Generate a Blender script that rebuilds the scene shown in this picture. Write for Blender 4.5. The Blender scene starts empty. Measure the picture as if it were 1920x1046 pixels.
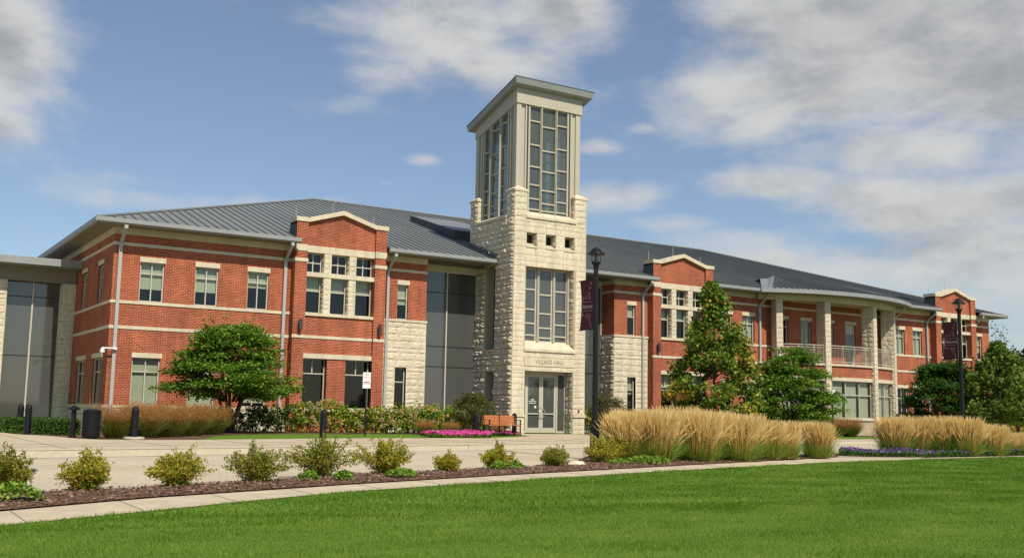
import bpy, bmesh, math, random
import numpy as np
from mathutils import Vector, Matrix
random.seed(7)
rng = np.random.default_rng(7)
SC = bpy.context.scene
COL = SC.collection
R = math.radians

# ------------------------------------------------------------------ camera
cam_d = bpy.data.cameras.new('camera')
cam = bpy.data.objects.new('camera', cam_d)
COL.objects.link(cam)
cam_d.sensor_width = 36.0
cam_d.sensor_fit = 'HORIZONTAL'
cam_d.lens = 36.979
cam_d.clip_start = 0.1
cam_d.clip_end = 5000
_r = Vector((0.8421, -0.5390, 0.0184)); _u = Vector((-0.0830, -0.0959, 0.9919)); _f = Vector((0.5329, 0.8368, 0.1255))
_m = Matrix((_r, _u, -_f)).transposed().to_4x4()
_m.translation = Vector((0, 0, 1.0))
cam.matrix_world = _m
SC.camera = cam

# ------------------------------------------------------------------ light, sky, exposure
SUN_EL = 49.5
SC.view_settings.view_transform = 'Standard'
SC.view_settings.look = 'None'
SC.view_settings.gamma = 1.0
SC.view_settings.use_curve_mapping = False
SC.view_settings.exposure = 0.0
sl = bpy.data.lights.new('sun', 'SUN')
sl.energy = 5.0
sl.angle = R(0.55)
sl.color = (1.0, 0.92, 0.76)
sun = bpy.data.objects.new('sun', sl)
COL.objects.link(sun)
_d = Vector((0.03, 1.0, -math.tan(R(SUN_EL)))).normalized()
sun.rotation_euler = _d.to_track_quat('-Z', 'Y').to_euler()
sun.location = (0, -30, 60)

W = bpy.data.worlds.new('World')
SC.world = W
W.use_nodes = True
SKY_STRENGTH = 0.095


def build_world():
    nt = W.node_tree
    n, l = nt.nodes, nt.links
    n.clear()
    out = n.new('ShaderNodeOutputWorld')
    bg = n.new('ShaderNodeBackground')
    bg.inputs[1].default_value = SKY_STRENGTH
    sky = n.new('ShaderNodeTexSky')
    sky.sky_type = 'NISHITA'
    sky.sun_disc = False
    sky.sun_elevation = R(SUN_EL)
    sky.sun_rotation = R(180 + 1.7)
    sky.air_density = 1.0
    sky.dust_density = 0.5
    sky.ozone_density = 2.0
    tc = n.new('ShaderNodeTexCoord')
    sep = n.new('ShaderNodeSeparateXYZ')
    l.new(tc.outputs['Generated'], sep.inputs[0])

    def M(op, a, b=None, c=None, clamp=False):
        m = n.new('ShaderNodeMath'); m.operation = op; m.use_clamp = clamp
        for i, v in enumerate((a, b, c)):
            if v is None: continue
            if isinstance(v, (int, float)): m.inputs[i].default_value = v
            else: l.new(v, m.inputs[i])
        return m.outputs[0]
    az = M('ARCTAN2', sep.outputs[0], sep.outputs[1])
    el = M('ARCSINE', sep.outputs[2])
    comb = n.new('ShaderNodeCombineXYZ')
    l.new(az, comb.inputs[0]); l.new(M('MULTIPLY', el, 1.9), comb.inputs[1])
    # warp a little
    nz = n.new('ShaderNodeTexNoise'); nz.inputs['Scale'].default_value = 9.0; nz.inputs['Detail'].default_value = 9.0
    nz.inputs['Roughness'].default_value = 0.58; nz.inputs['Distortion'].default_value = 0.25
    l.new(comb.outputs[0], nz.inputs['Vector'])
    nz2 = n.new('ShaderNodeTexNoise'); nz2.inputs['Scale'].default_value = 3.2; nz2.inputs['Detail'].default_value = 5.0
    l.new(comb.outputs[0], nz2.inputs['Vector'])
    blobs = [  # azimuth, elevation, radii, weight
        (.49, .365, .085, .045, 1.0), (.60, .375, .075, .035, 1.0), (.42, .285, .055, .014, .5), (.45, .31, .06, .02, .7), (.54, .33, .07, .03, .8),
        (.96, .355, .175, .080, 1.45), (.84, .300, .11, .045, 1.2), (1.02, .295, .12, .05, 1.25), (.755, .292, .035, .016, .75), (1.15, .32, .16, .09, 1.2), (.78, .385, .03, .012, .6),
        (.085, .30, .066, .058, 1.2), (.08, .235, .055, .025, 1.05), (.30, .185, .11, .013, .72), (.42, .168, .12, .009, .5), (.24, .20, .08, .015, .5),
        (.825, .214, .07, .019, 1.0), (.885, .200, .075, .022, .95), (.97, .185, .13, .030, .95), (1.03, .145, .17, .045, .95), (.86, .135, .17, .030, .85), (.66, .206, .065, .015, .85), (.93, .24, .12, .03, .9), (.645, .25, .022, .008, .7),
        (.478, .236, .018, .006, .8), (.692, .268, .014, .006, .6), (.78, .16, .08, .014, .6), (.72, .18, .05, .010, .55), (.445, .213, .012, .005, .6), (.6, .03, 3.0, .05, .55),
    ]
    dens = None
    for a, e, ra, re, w in blobs:
        dx = M('DIVIDE', M('SUBTRACT', az, a), ra * 1.25)
        dy = M('DIVIDE', M('SUBTRACT', el, e), re * 1.25)
        q = M('ADD', M('MULTIPLY', dx, dx), M('MULTIPLY', dy, dy))
        g = M('MULTIPLY', M('POWER', 2.718, M('MULTIPLY', q, -1.0)), w)
        dens = g if dens is None else M('MAXIMUM', dens, g)
    # clouds elsewhere in the sky so that other views are not empty
    awayl = M('SMOOTH_MIN', M('MULTIPLY', M('MAXIMUM', M('SUBTRACT', M('ABSOLUTE', M('SUBTRACT', az, .6)), .75), 0.0), 2.0), 0.12, .1)
    dens = M('MAXIMUM', dens, awayl)
    v = M('ADD', M('MULTIPLY', dens, 0.95), M('MULTIPLY', M('SUBTRACT', nz.outputs[0], .5), 1.45))
    v = M('ADD', v, M('MULTIPLY', M('SUBTRACT', nz2.outputs[0], .5), .5))
    ramp = n.new('ShaderNodeMapRange'); ramp.interpolation_type = 'SMOOTHSTEP'
    ramp.inputs[1].default_value = .20; ramp.inputs[2].default_value = .98
    l.new(v, ramp.inputs[0])
    # thicker parts have greyer bases
    shade = n.new('ShaderNodeMapRange'); shade.interpolation_type = 'SMOOTHSTEP'
    shade.inputs[1].default_value = .45; shade.inputs[2].default_value = 1.75
    # billows: the same cloud field sampled a little higher tells where there is more cloud overhead
    off = n.new('ShaderNodeVectorMath'); off.operation = 'ADD'; off.inputs[1].default_value = (.012, .045, 0)
    l.new(comb.outputs[0], off.inputs[0])
    nz3 = n.new('ShaderNodeTexNoise'); nz3.inputs['Scale'].default_value = 9.0; nz3.inputs['Detail'].default_value = 9.0
    nz3.inputs['Roughness'].default_value = 0.58; nz3.inputs['Distortion'].default_value = 0.25
    l.new(off.outputs[0], nz3.inputs['Vector'])
    sh = M('ADD', v, M('MULTIPLY', M('SUBTRACT', nz3.outputs[0], nz.outputs[0]), 2.6))
    l.new(sh, shade.inputs[0])
    cm = n.new('ShaderNodeMix'); cm.data_type = 'RGBA'
    k = 1.0 / SKY_STRENGTH
    cm.inputs[6].default_value = (.66 * k, .655 * k, .64 * k, 1)
    cm.inputs[7].default_value = (.34 * k, .35 * k, .365 * k, 1)
    l.new(shade.outputs[0], cm.inputs[0])
    tint = n.new('ShaderNodeMix'); tint.data_type = 'RGBA'; tint.blend_type = 'MULTIPLY'
    tint.inputs[0].default_value = 1.0
    tint.inputs[7].default_value = (1.0, 1.06, 1.13, 1)
    l.new(sky.outputs[0], tint.inputs[6])
    mix = n.new('ShaderNodeMix'); mix.data_type = 'RGBA'
    l.new(M('ADD', M('MULTIPLY', ramp.outputs[0], .85), .09), mix.inputs[0])
    l.new(tint.outputs[2], mix.inputs[6]); l.new(cm.outputs[2], mix.inputs[7])
    l.new(mix.outputs[2], bg.inputs[0])
    l.new(bg.outputs[0], out.inputs[0])


build_world()

# ------------------------------------------------------------------ materials
MAT = {}


def new_mat(name):
    m = bpy.data.materials.new(name)
    m.use_nodes = True
    nt = m.node_tree
    b = nt.nodes['Principled BSDF']
    MAT[name] = m
    return m, nt, nt.nodes, nt.links, b


def simple(name, col, rough=.6, metal=0.0, spec=.4, var=0.0, vscale=6.0, bump=0.0, bscale=40.0):
    m, nt, n, l, b = new_mat(name)
    b.inputs['Base Color'].default_value = (*col, 1)
    b.inputs['Roughness'].default_value = rough
    b.inputs['Metallic'].default_value = metal
    b.inputs['Specular IOR Level'].default_value = spec
    if var:
        tc = n.new('ShaderNodeTexCoord'); nz = n.new('ShaderNodeTexNoise')
        nz.inputs['Scale'].default_value = vscale; nz.inputs['Detail'].default_value = 6
        l.new(tc.outputs['Object'], nz.inputs['Vector'])
        mr = n.new('ShaderNodeMapRange'); mr.inputs[1].default_value = .3; mr.inputs[2].default_value = .7
        mr.inputs[3].default_value = 1 - var; mr.inputs[4].default_value = 1 + var
        l.new(nz.outputs[0], mr.inputs[0])
        vm = n.new('ShaderNodeVectorMath'); vm.operation = 'SCALE'
        vm.inputs[0].default_value = col
        l.new(mr.outputs[0], vm.inputs['Scale']); l.new(vm.outputs[0], b.inputs['Base Color'])
    if bump:
        tc = n.new('ShaderNodeTexCoord'); nz = n.new('ShaderNodeTexNoise')
        nz.inputs['Scale'].default_value = bscale; nz.inputs['Detail'].default_value = 5
        l.new(tc.outputs['Object'], nz.inputs['Vector'])
        bp = n.new('ShaderNodeBump'); bp.inputs['Strength'].default_value = bump; bp.inputs['Distance'].default_value = .02
        l.new(nz.outputs[0], bp.inputs['Height']); l.new(bp.outputs[0], b.inputs['Normal'])
    return m


def noise_mix(name, c1, c2, c3, s1, s2, rough=.85, bump=.3, bs=60, lo=.35, hi=.65):
    """three-colour noise material"""
    m, nt, n, l, b = new_mat(name)
    b.inputs['Roughness'].default_value = rough
    b.inputs['Specular IOR Level'].default_value = .25
    tc = n.new('ShaderNodeTexCoord')
    a = n.new('ShaderNodeTexNoise'); a.inputs['Scale'].default_value = s1; a.inputs['Detail'].default_value = 7; a.inputs['Roughness'].default_value = .65
    c = n.new('ShaderNodeTexNoise'); c.inputs['Scale'].default_value = s2; c.inputs['Detail'].default_value = 4
    l.new(tc.outputs['Object'], a.inputs['Vector']); l.new(tc.outputs['Object'], c.inputs['Vector'])
    ra = n.new('ShaderNodeMapRange'); ra.inputs[1].default_value = lo; ra.inputs[2].default_value = hi
    rc = n.new('ShaderNodeMapRange'); rc.inputs[1].default_value = lo; rc.inputs[2].default_value = hi
    l.new(a.outputs[0], ra.inputs[0]); l.new(c.outputs[0], rc.inputs[0])
    m1 = n.new('ShaderNodeMix'); m1.data_type = 'RGBA'; m1.inputs[6].default_value = (*c1, 1); m1.inputs[7].default_value = (*c2, 1)
    m2 = n.new('ShaderNodeMix'); m2.data_type = 'RGBA'; m2.inputs[7].default_value = (*c3, 1)
    l.new(ra.outputs[0], m1.inputs[0]); l.new(m1.outputs[2], m2.inputs[6]); l.new(rc.outputs[0], m2.inputs[0])
    l.new(m2.outputs[2], b.inputs['Base Color'])
    nz = n.new('ShaderNodeTexNoise'); nz.inputs['Scale'].default_value = bs; nz.inputs['Detail'].default_value = 5
    l.new(tc.outputs['Object'], nz.inputs['Vector'])
    bp = n.new('ShaderNodeBump'); bp.inputs['Strength'].default_value = bump; bp.inputs['Distance'].default_value = .02
    l.new(nz.outputs[0], bp.inputs['Height']); l.new(bp.outputs[0], b.inputs['Normal'])
    return m


def weather(name, lo=.80, hi=1.06):
    """streaks that run down the face, and blotches: dirt that belongs to the surface"""
    nt = MAT[name].node_tree; n, l = nt.nodes, nt.links
    b = n['Principled BSDF']
    src = b.inputs['Base Color'].links[0].from_socket
    tc = n.new('ShaderNodeTexCoord'); mp = n.new('ShaderNodeMapping'); mp.inputs['Scale'].default_value = (2.2, 2.2, .22)
    l.new(tc.outputs['Object'], mp.inputs['Vector'])
    nz = n.new('ShaderNodeTexNoise'); nz.inputs['Scale'].default_value = 1.3; nz.inputs['Detail'].default_value = 7; nz.inputs['Roughness'].default_value = .6
    l.new(mp.outputs[0], nz.inputs['Vector'])
    mr = n.new('ShaderNodeMapRange'); mr.inputs[1].default_value = .34; mr.inputs[2].default_value = .62; mr.inputs[3].default_value = lo; mr.inputs[4].default_value = hi
    l.new(nz.outputs[0], mr.inputs[0])
    vm = n.new('ShaderNodeVectorMath'); vm.operation = 'SCALE'
    l.new(src, vm.inputs[0]); l.new(mr.outputs[0], vm.inputs['Scale']); l.new(vm.outputs[0], b.inputs['Base Color'])


def island(name, cols, rough=.6, trans=.25, spec=.3, vary=.25):
    """leaf-like material: one of several colours per leaf, with some light passing through"""
    m, nt, n, l, b = new_mat(name)
    g = n.new('ShaderNodeNewGeometry')
    cr = n.new('ShaderNodeValToRGB'); cr.color_ramp.interpolation = 'LINEAR'
    el = cr.color_ramp.elements
    el[0].position = 0; el[0].color = (*cols[0], 1)
    el[1].position = 1; el[1].color = (*cols[-1], 1)
    for i, c in enumerate(cols[1:-1]):
        e = el.new((i + 1) / (len(cols) - 1)); e.color = (*c, 1)
    l.new(g.outputs['Random Per Island'], cr.inputs[0])
    b.inputs['Roughness'].default_value = rough
    b.inputs['Specular IOR Level'].default_value = spec
    l.new(cr.outputs[0], b.inputs['Base Color'])
    if trans:
        t = n.new('ShaderNodeBsdfTranslucent')
        l.new(cr.outputs[0], t.inputs[0])
        mx = n.new('ShaderNodeMixShader'); mx.inputs[0].default_value = trans
        l.new(b.outputs[0], mx.inputs[1]); l.new(t.outputs[0], mx.inputs[2])
        l.new(mx.outputs[0], n['Material Output'].inputs[0])
    return m


def build_brick():
    m, nt, n, l, b = new_mat('brick')
    tc = n.new('ShaderNodeTexCoord'); sep = n.new('ShaderNodeSeparateXYZ')
    l.new(tc.outputs['Object'], sep.inputs[0])
    ad = n.new('ShaderNodeMath'); ad.operation = 'ADD'
    l.new(sep.outputs[0], ad.inputs[0]); l.new(sep.outputs[1], ad.inputs[1])
    cb = n.new('ShaderNodeCombineXYZ'); l.new(ad.outputs[0], cb.inputs[0]); l.new(sep.outputs[2], cb.inputs[1])
    bt = n.new('ShaderNodeTexBrick')
    bt.inputs['Scale'].default_value = 1.0
    bt.inputs['Brick Width'].default_value = .203
    bt.inputs['Row Height'].default_value = .0677
    bt.inputs['Mortar Size'].default_value = .0062
    bt.inputs['Mortar Smooth'].default_value = .1
    bt.inputs['Bias'].default_value = 0.0
    bt.inputs['Color1'].default_value = (.235, .036, .016, 1)
    bt.inputs['Color2'].default_value = (.38, .074, .032, 1)
    bt.inputs['Mortar'].default_value = (.56, .335, .205, 1)
    l.new(cb.outputs[0], bt.inputs['Vector'])
    nz = n.new('ShaderNodeTexNoise'); nz.inputs['Scale'].default_value = .9; nz.inputs['Detail'].default_value = 8
    l.new(tc.outputs['Object'], nz.inputs['Vector'])
    mr = n.new('ShaderNodeMapRange'); mr.inputs[1].default_value = .3; mr.inputs[2].default_value = .7; mr.inputs[3].default_value = .82; mr.inputs[4].default_value = 1.15
    l.new(nz.outputs[0], mr.inputs[0])
    vm = n.new('ShaderNodeVectorMath'); vm.operation = 'SCALE'
    l.new(bt.outputs[0], vm.inputs[0]); l.new(mr.outputs[0], vm.inputs['Scale'])
    l.new(vm.outputs[0], b.inputs['Base Color'])
    b.inputs['Roughness'].default_value = .85
    b.inputs['Specular IOR Level'].default_value = .2
    bp = n.new('ShaderNodeBump'); bp.inputs['Strength'].default_value = .5; bp.inputs['Distance'].default_value = .006; bp.invert = True
    l.new(bt.outputs['Fac'], bp.inputs['Height']); l.new(bp.outputs[0], b.inputs['Normal'])


build_brick()
noise_mix('rock_stone', (.67, .59, .44), (.76, .685, .54), (.56, .475, .34), 1.6, 13.0, rough=.9, bump=.35, bs=18, lo=.3, hi=.7)
noise_mix('mortar', (.42, .35, .24), (.48, .41, .29), (.40, .34, .24), 5, 20, rough=.95, bump=.2)
noise_mix('cast_stone', (.62, .54, .40), (.67, .59, .45), (.59, .51, .37), 1.5, 12.0, rough=.8, bump=.12, bs=50)
weather('rock_stone', .84, 1.05)
weather('cast_stone', .86, 1.05)
weather('brick', .84, 1.08)
simple('roof_metal', (.17, .18, .178), rough=.50, metal=.0, spec=.5, var=.10, vscale=.5)
simple('dark_flashing', (.075, .085, .095), rough=.55, metal=.2)
simple('gutter_metal', (.285, .295, .295), rough=.5, metal=.1, var=.05, vscale=1.5)
simple('downspout_metal', (.40, .395, .375), rough=.5)
simple('light_flashing', (.27, .28, .29), rough=.4, metal=.3)
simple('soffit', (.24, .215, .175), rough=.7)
simple('panel_beige', (.45, .41, .33), rough=.5, var=.04, vscale=1.0)
simple('frame_metal', (.52, .48, .40), rough=.45, metal=.1)
simple('dark_joint', (.03, .03, .03), rough=.6)
simple('path_joint', (.22, .18, .13), rough=.9)  # even brown of the cut joints across the footpath
simple('black_metal', (.008, .008, .010), rough=.45, spec=.3)
simple('fixture_grey', (.05, .048, .052), rough=.5)
simple('camera_white', (.75, .74, .72), rough=.4)
simple('interior', (.16, .155, .14), rough=.9)
simple('blind', (.50, .52, .42), rough=.8, var=.05, vscale=.8)
simple('board_green', (.35, .42, .35), rough=.8)
simple('bench_wood', (.44, .16, .055), rough=.55, var=.2, vscale=9)
simple('sign_white', (.80, .79, .78), rough=.45)
simple('sign_red', (.45, .05, .05), rough=.5)
simple('sign_black', (.03, .03, .03), rough=.5)
simple('text_carved', (.22, .19, .15), rough=.9)
simple('banner_maroon', (.085, .010, .022), rough=.7, var=.12, vscale=5)
simple('banner_print', (.50, .36, .38), rough=.7)
simple('rod_metal', (.55, .55, .55), rough=.4, metal=.6)
simple('lamp_core', (.35, .33, .30), rough=.5)
simple('bark', (.075, .052, .035), rough=.9, var=.3, vscale=14, bump=.6, bscale=30)
simple('concrete_base', (.58, .54, .45), rough=.85)
noise_mix('concrete_plaza', (.50, .42, .295), (.57, .485, .35), (.455, .375, .255), .45, 2.2, rough=.85, bump=.15, bs=80)
noise_mix('concrete_path', (.52, .44, .31), (.58, .495, .355), (.465, .39, .27), .6, 3.0, rough=.85, bump=.15, bs=90)
noise_mix('concrete_kerb', (.50, .445, .335), (.55, .49, .375), (.46, .41, .31), 1.2, 11.0, rough=.85, bump=.12, bs=90)
noise_mix('mulch', (.15, .080, .050), (.25, .145, .095), (.075, .040, .026), 38.0, 14.0, rough=.95, bump=1.0, bs=55, lo=.42, hi=.6)
noise_mix('turf', (.11, .20, .014), (.16, .25, .026), (.075, .15, .010), 1.1, 45.0, rough=.9, bump=.6, bs=120)
noise_mix('far_grass', (.06, .13, .02), (.09, .17, .03), (.05, .10, .02), .08, .6, rough=.95, bump=.2, bs=8)


def build_pavers():
    m, nt, n, l, b = new_mat('road_pavers')
    tc = n.new('ShaderNodeTexCoord')
    mp = n.new('ShaderNodeMapping'); mp.inputs['Rotation'].default_value = (0, 0, R(17))
    l.new(tc.outputs['Object'], mp.inputs['Vector'])
    bt = n.new('ShaderNodeTexBrick')
    bt.inputs['Scale'].default_value = 1.0; bt.inputs['Brick Width'].default_value = .24; bt.inputs['Row Height'].default_value = .12
    bt.inputs['Mortar Size'].default_value = .004
    bt.inputs['Color1'].default_value = (.50, .425, .30, 1); bt.inputs['Color2'].default_value = (.56, .475, .345, 1); bt.inputs['Mortar'].default_value = (.32, .27, .19, 1)
    l.new(mp.outputs[0], bt.inputs['Vector'])
    nz = n.new('ShaderNodeTexNoise'); nz.inputs['Scale'].default_value = .45; nz.inputs['Detail'].default_value = 9
    l.new(tc.outputs['Object'], nz.inputs['Vector'])
    mr = n.new('ShaderNodeMapRange'); mr.inputs[1].default_value = .3; mr.inputs[2].default_value = .7; mr.inputs[3].default_value = .87; mr.inputs[4].default_value = 1.08
    l.new(nz.outputs[0], mr.inputs[0])
    vm = n.new('ShaderNodeVectorMath'); vm.operation = 'SCALE'
    l.new(bt.outputs[0], vm.inputs[0]); l.new(mr.outputs[0], vm.inputs['Scale'])
    l.new(vm.outputs[0], b.inputs['Base Color'])
    b.inputs['Roughness'].default_value = .85
    b.inputs['Specular IOR Level'].default_value = .25


build_pavers()


def glass(name, tint, rough=.03, extra=0.04, body=0.0, bodycol=(.08, .085, .08)):
    """flat pane: clear or tinted body, mirror-like at grazing angles; the same from either side"""
    m, nt, n, l, b = new_mat(name)
    n.remove(b)
    tr = n.new('ShaderNodeBsdfTransparent'); tr.inputs[0].default_value = (*tint, 1)
    src = tr.outputs[0]
    if body:
        df = n.new('ShaderNodeBsdfDiffuse'); df.inputs[0].default_value = (*bodycol, 1)
        mb_ = n.new('ShaderNodeMixShader'); mb_.inputs[0].default_value = body
        l.new(src, mb_.inputs[1]); l.new(df.outputs[0], mb_.inputs[2]); src = mb_.outputs[0]
    gl = n.new('ShaderNodeBsdfGlossy'); gl.inputs['Roughness'].default_value = rough; gl.inputs[0].default_value = (.95, .95, .92, 1)
    lw = n.new('ShaderNodeLayerWeight'); lw.inputs[0].default_value = .5
    pw = n.new('ShaderNodeMath'); pw.operation = 'POWER'; pw.inputs[1].default_value = 4.0
    l.new(lw.outputs['Facing'], pw.inputs[0])
    ad = n.new('ShaderNodeMath'); ad.operation = 'ADD'; ad.use_clamp = True; ad.inputs[1].default_value = extra
    l.new(pw.outputs[0], ad.inputs[0])
    mx = n.new('ShaderNodeMixShader')
    l.new(ad.outputs[0], mx.inputs[0]); l.new(src, mx.inputs[1]); l.new(gl.outputs[0], mx.inputs[2])
    l.new(mx.outputs[0], n['Material Output'].inputs[0])
    return m


glass('window_glass', (.76, .80, .74), extra=.05)
glass('curtain_glass', (.30, .33, .32), rough=.05, extra=.08, body=.6, bodycol=(.125, .13, .125))
glass('lantern_glass', (.52, .60, .55), extra=.06, body=.32, bodycol=(.22, .25, .22))
glass('lamp_glass', (.85, .87, .85), extra=.02)

island('leaf_green', [(.06, .14, .014), (.10, .21, .018), (.16, .28, .025), (.25, .37, .045)], trans=.35)
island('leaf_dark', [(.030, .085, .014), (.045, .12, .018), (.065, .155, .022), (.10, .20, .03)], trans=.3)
island('leaf_maple', [(.055, .12, .014), (.09, .17, .02), (.13, .22, .025), (.19, .28, .03), (.30, .36, .05)], trans=.35)
island('leaf_turning', [(.50, .46, .05), (.62, .46, .05), (.62, .32, .04), (.40, .42, .05)], trans=.4)
island('leaf_maple_green', [(.045, .10, .014), (.08, .15, .018), (.12, .20, .024), (.17, .24, .03), (.25, .29, .04)], trans=.3)
island('leaf_olive', [(.05, .06, .012), (.075, .085, .015), (.10, .11, .02), (.13, .10, .02)], trans=.2)
island('leaf_shrub', [(.14, .20, .015), (.26, .32, .025), (.40, .42, .03), (.55, .48, .04), (.42, .20, .05), (.30, .36, .03)], trans=.35)
island('leaf_shrub_red', [(.14, .20, .02), (.24, .26, .03), (.36, .18, .06), (.26, .32, .03), (.18, .25, .02), (.36, .36, .04)], trans=.35)
island('leaf_bright', [(.11, .24, .02), (.17, .33, .03), (.24, .38, .05), (.34, .36, .05)], trans=.3)
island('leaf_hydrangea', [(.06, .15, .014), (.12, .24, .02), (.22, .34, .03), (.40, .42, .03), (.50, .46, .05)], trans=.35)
island('bloom_tan', [(.52, .30, .15), (.58, .40, .20), (.50, .42, .18), (.62, .42, .26)], trans=.15)
island('bloom_cream', [(.45, .42, .16), (.40, .36, .14), (.50, .46, .22)], trans=.15)
island('hedge_leaf', [(.03, .08, .010), (.05, .11, .012), (.075, .15, .016)], trans=.2)
island('plume', [(.88, .65, .27), (.95, .75, .36), (.96, .82, .45), (.80, .54, .19)], trans=.5)
island('straw', [(.78, .52, .18), (.86, .60, .24), (.60, .50, .14)], trans=.5)
island('blade_green', [(.13, .25, .025), (.19, .33, .035), (.28, .36, .06)], trans=.3)
island('rust_grass', [(.42, .15, .045), (.50, .22, .07), (.32, .17, .045), (.24, .19, .04)], trans=.3)
island('rust_base', [(.10, .15, .02), (.16, .19, .03), (.26, .22, .04)], trans=.3)
island('petal_pink', [(.80, .07, .36), (.88, .14, .48), (.70, .05, .30), (.85, .22, .50)], trans=.25)
island('petal_red', [(.66, .10, .14), (.72, .18, .22)], trans=.25)
island('petal_purple', [(.13, .035, .30), (.19, .06, .40), (.10, .03, .22), (.25, .10, .45), (.55, .45, .62)], trans=.25)
island('mulch_chip', [(.14, .07, .045), (.22, .13, .09), (.34, .23, .17), (.08, .042, .03)], trans=0)
island('far_leaf', [(.014, .028, .012), (.022, .040, .016), (.03, .05, .02)], trans=.1)

# ------------------------------------------------------------------ mesh helpers


class MB:
    def __init__(s):
        s.v = []; s.f = []; s.m = []; s.mats = []

    def mi(s, mat):
        if mat not in s.mats: s.mats.append(mat)
        return s.mats.index(mat)

    def face(s, pts, mat):
        b = len(s.v); s.v += [tuple(p) for p in pts]; s.f.append(tuple(range(b, b + len(pts)))); s.m.append(s.mi(mat))

    def box(s, x0, x1, y0, y1, z0, z1, mat, T=None):
        p = [(x0, y0, z0), (x1, y0, z0), (x1, y1, z0), (x0, y1, z0), (x0, y0, z1), (x1, y0, z1), (x1, y1, z1), (x0, y1, z1)]
        if T: p = [T(*q) for q in p]
        s.hexa(p, mat)

    def hexa(s, p, mat):
        b = len(s.v); s.v += [tuple(q) for q in p]
        for f in ((0, 3, 2, 1), (4, 5, 6, 7), (0, 1, 5, 4), (1, 2, 6, 5), (2, 3, 7, 6), (3, 0, 4, 7)):
            s.f.append(tuple(b + i for i in f)); s.m.append(s.mi(mat))

    def sbox(s, x0, x1, y0, y1, zb, zt, mat):
        """box whose bottom and top heights are functions of y"""
        s.hexa([(x0, y0, zb(y0)), (x1, y0, zb(y0)), (x1, y1, zb(y1)), (x0, y1, zb(y1)), (x0, y0, zt(y0)), (x1, y0, zt(y0)), (x1, y1, zt(y1)), (x0, y1, zt(y1))], mat)

    def prism(s, prof, axis, a0, a1, mat):
        """closed profile (list of 2d) extruded along axis ('x' prof=(y,z), 'y' prof=(x,z), 'z' prof=(x,y))"""
        def P(q, a):
            return {'x': (a, q[0], q[1]), 'y': (q[0], a, q[1]), 'z': (q[0], q[1], a)}[axis]
        n = len(prof); b = len(s.v)
        s.v += [P(q, a0) for q in prof] + [P(q, a1) for q in prof]
        k = s.mi(mat)
        s.f.append(tuple(b + i for i in range(n))); s.m.append(k)
        s.f.append(tuple(b + n + i for i in reversed(range(n)))); s.m.append(k)
        for i in range(n):
            j = (i + 1) % n
            s.f.append((b + i, b + j, b + n + j, b + n + i)); s.m.append(k)

    def tube(s, pts, rad, mat, seg=8, cap=True):
        pts = [Vector(p) for p in pts]
        if not isinstance(rad, (list, tuple)): rad = [rad] * len(pts)
        b = len(s.v); k = s.mi(mat)
        for i, p in enumerate(pts):
            d = (pts[min(i + 1, len(pts) - 1)] - pts[max(i - 1, 0)]).normalized()
            up = Vector((0, 0, 1)) if abs(d.z) < .9 else Vector((1, 0, 0))
            a = d.cross(up).normalized(); c = d.cross(a)
            for j in range(seg):
                t = 2 * math.pi * j / seg
                s.v.append(tuple(p + (a * math.cos(t) + c * math.sin(t)) * rad[i]))
        for i in range(len(pts) - 1):
            for j in range(seg):
                q = (j + 1) % seg
                s.f.append((b + i * seg + j, b + i * seg + q, b + (i + 1) * seg + q, b + (i + 1) * seg + j)); s.m.append(k)
        if cap:
            s.f.append(tuple(b + j for j in reversed(range(seg)))); s.m.append(k)
            s.f.append(tuple(b + (len(pts) - 1) * seg + j for j in range(seg))); s.m.append(k)

    def lathe(s, prof, mat, seg=20, c=(0, 0, 0)):
        """prof list of (r,z)"""
        b = len(s.v); k = s.mi(mat)
        for r, z in prof:
            for j in range(seg):
                t = 2 * math.pi * j / seg
                s.v.append((c[0] + r * math.cos(t), c[1] + r * math.sin(t), c[2] + z))
        for i in range(len(prof) - 1):
            for j in range(seg):
                q = (j + 1) % seg
                s.f.append((b + i * seg + j, b + i * seg + q, b + (i + 1) * seg + q, b + (i + 1) * seg + j)); s.m.append(k)

    def build(s, name, parent=None, loc=None, smooth=False):
        me = bpy.data.meshes.new(name)
        me.from_pydata(s.v, [], s.f)
        for m in s.mats: me.materials.append(MAT[m])
        me.polygons.foreach_set('material_index', s.m)
        if smooth: me.polygons.foreach_set('use_smooth', [True] * len(s.f))
        me.update()
        o = bpy.data.objects.new(name, me)
        COL.objects.link(o)
        if parent: o.parent = parent
        if loc: o.location = loc
        return o


def npmesh(name, verts, nper, mats, matidx=None, parent=None, loc=None):
    """verts (N*nper,3): N separate polygons with nper corners"""
    N = len(verts) // nper
    me = bpy.data.meshes.new(name)
    me.vertices.add(len(verts)); me.vertices.foreach_set('co', np.asarray(verts, dtype=np.float32).ravel())
    me.loops.add(len(verts)); me.loops.foreach_set('vertex_index', np.arange(len(verts), dtype=np.int32))
    me.polygons.add(N)
    me.polygons.foreach_set('loop_start', np.arange(0, len(verts), nper, dtype=np.int32))
    me.polygons.foreach_set('loop_total', np.full(N, nper, dtype=np.int32))
    for m in mats: me.materials.append(MAT[m])
    if matidx is not None: me.polygons.foreach_set('material_index', np.asarray(matidx, dtype=np.int32))
    me.update(calc_edges=True)
    o = bpy.data.objects.new(name, me)
    COL.objects.link(o)
    if parent: o.parent = parent
    if loc: o.location = loc
    return o


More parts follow.
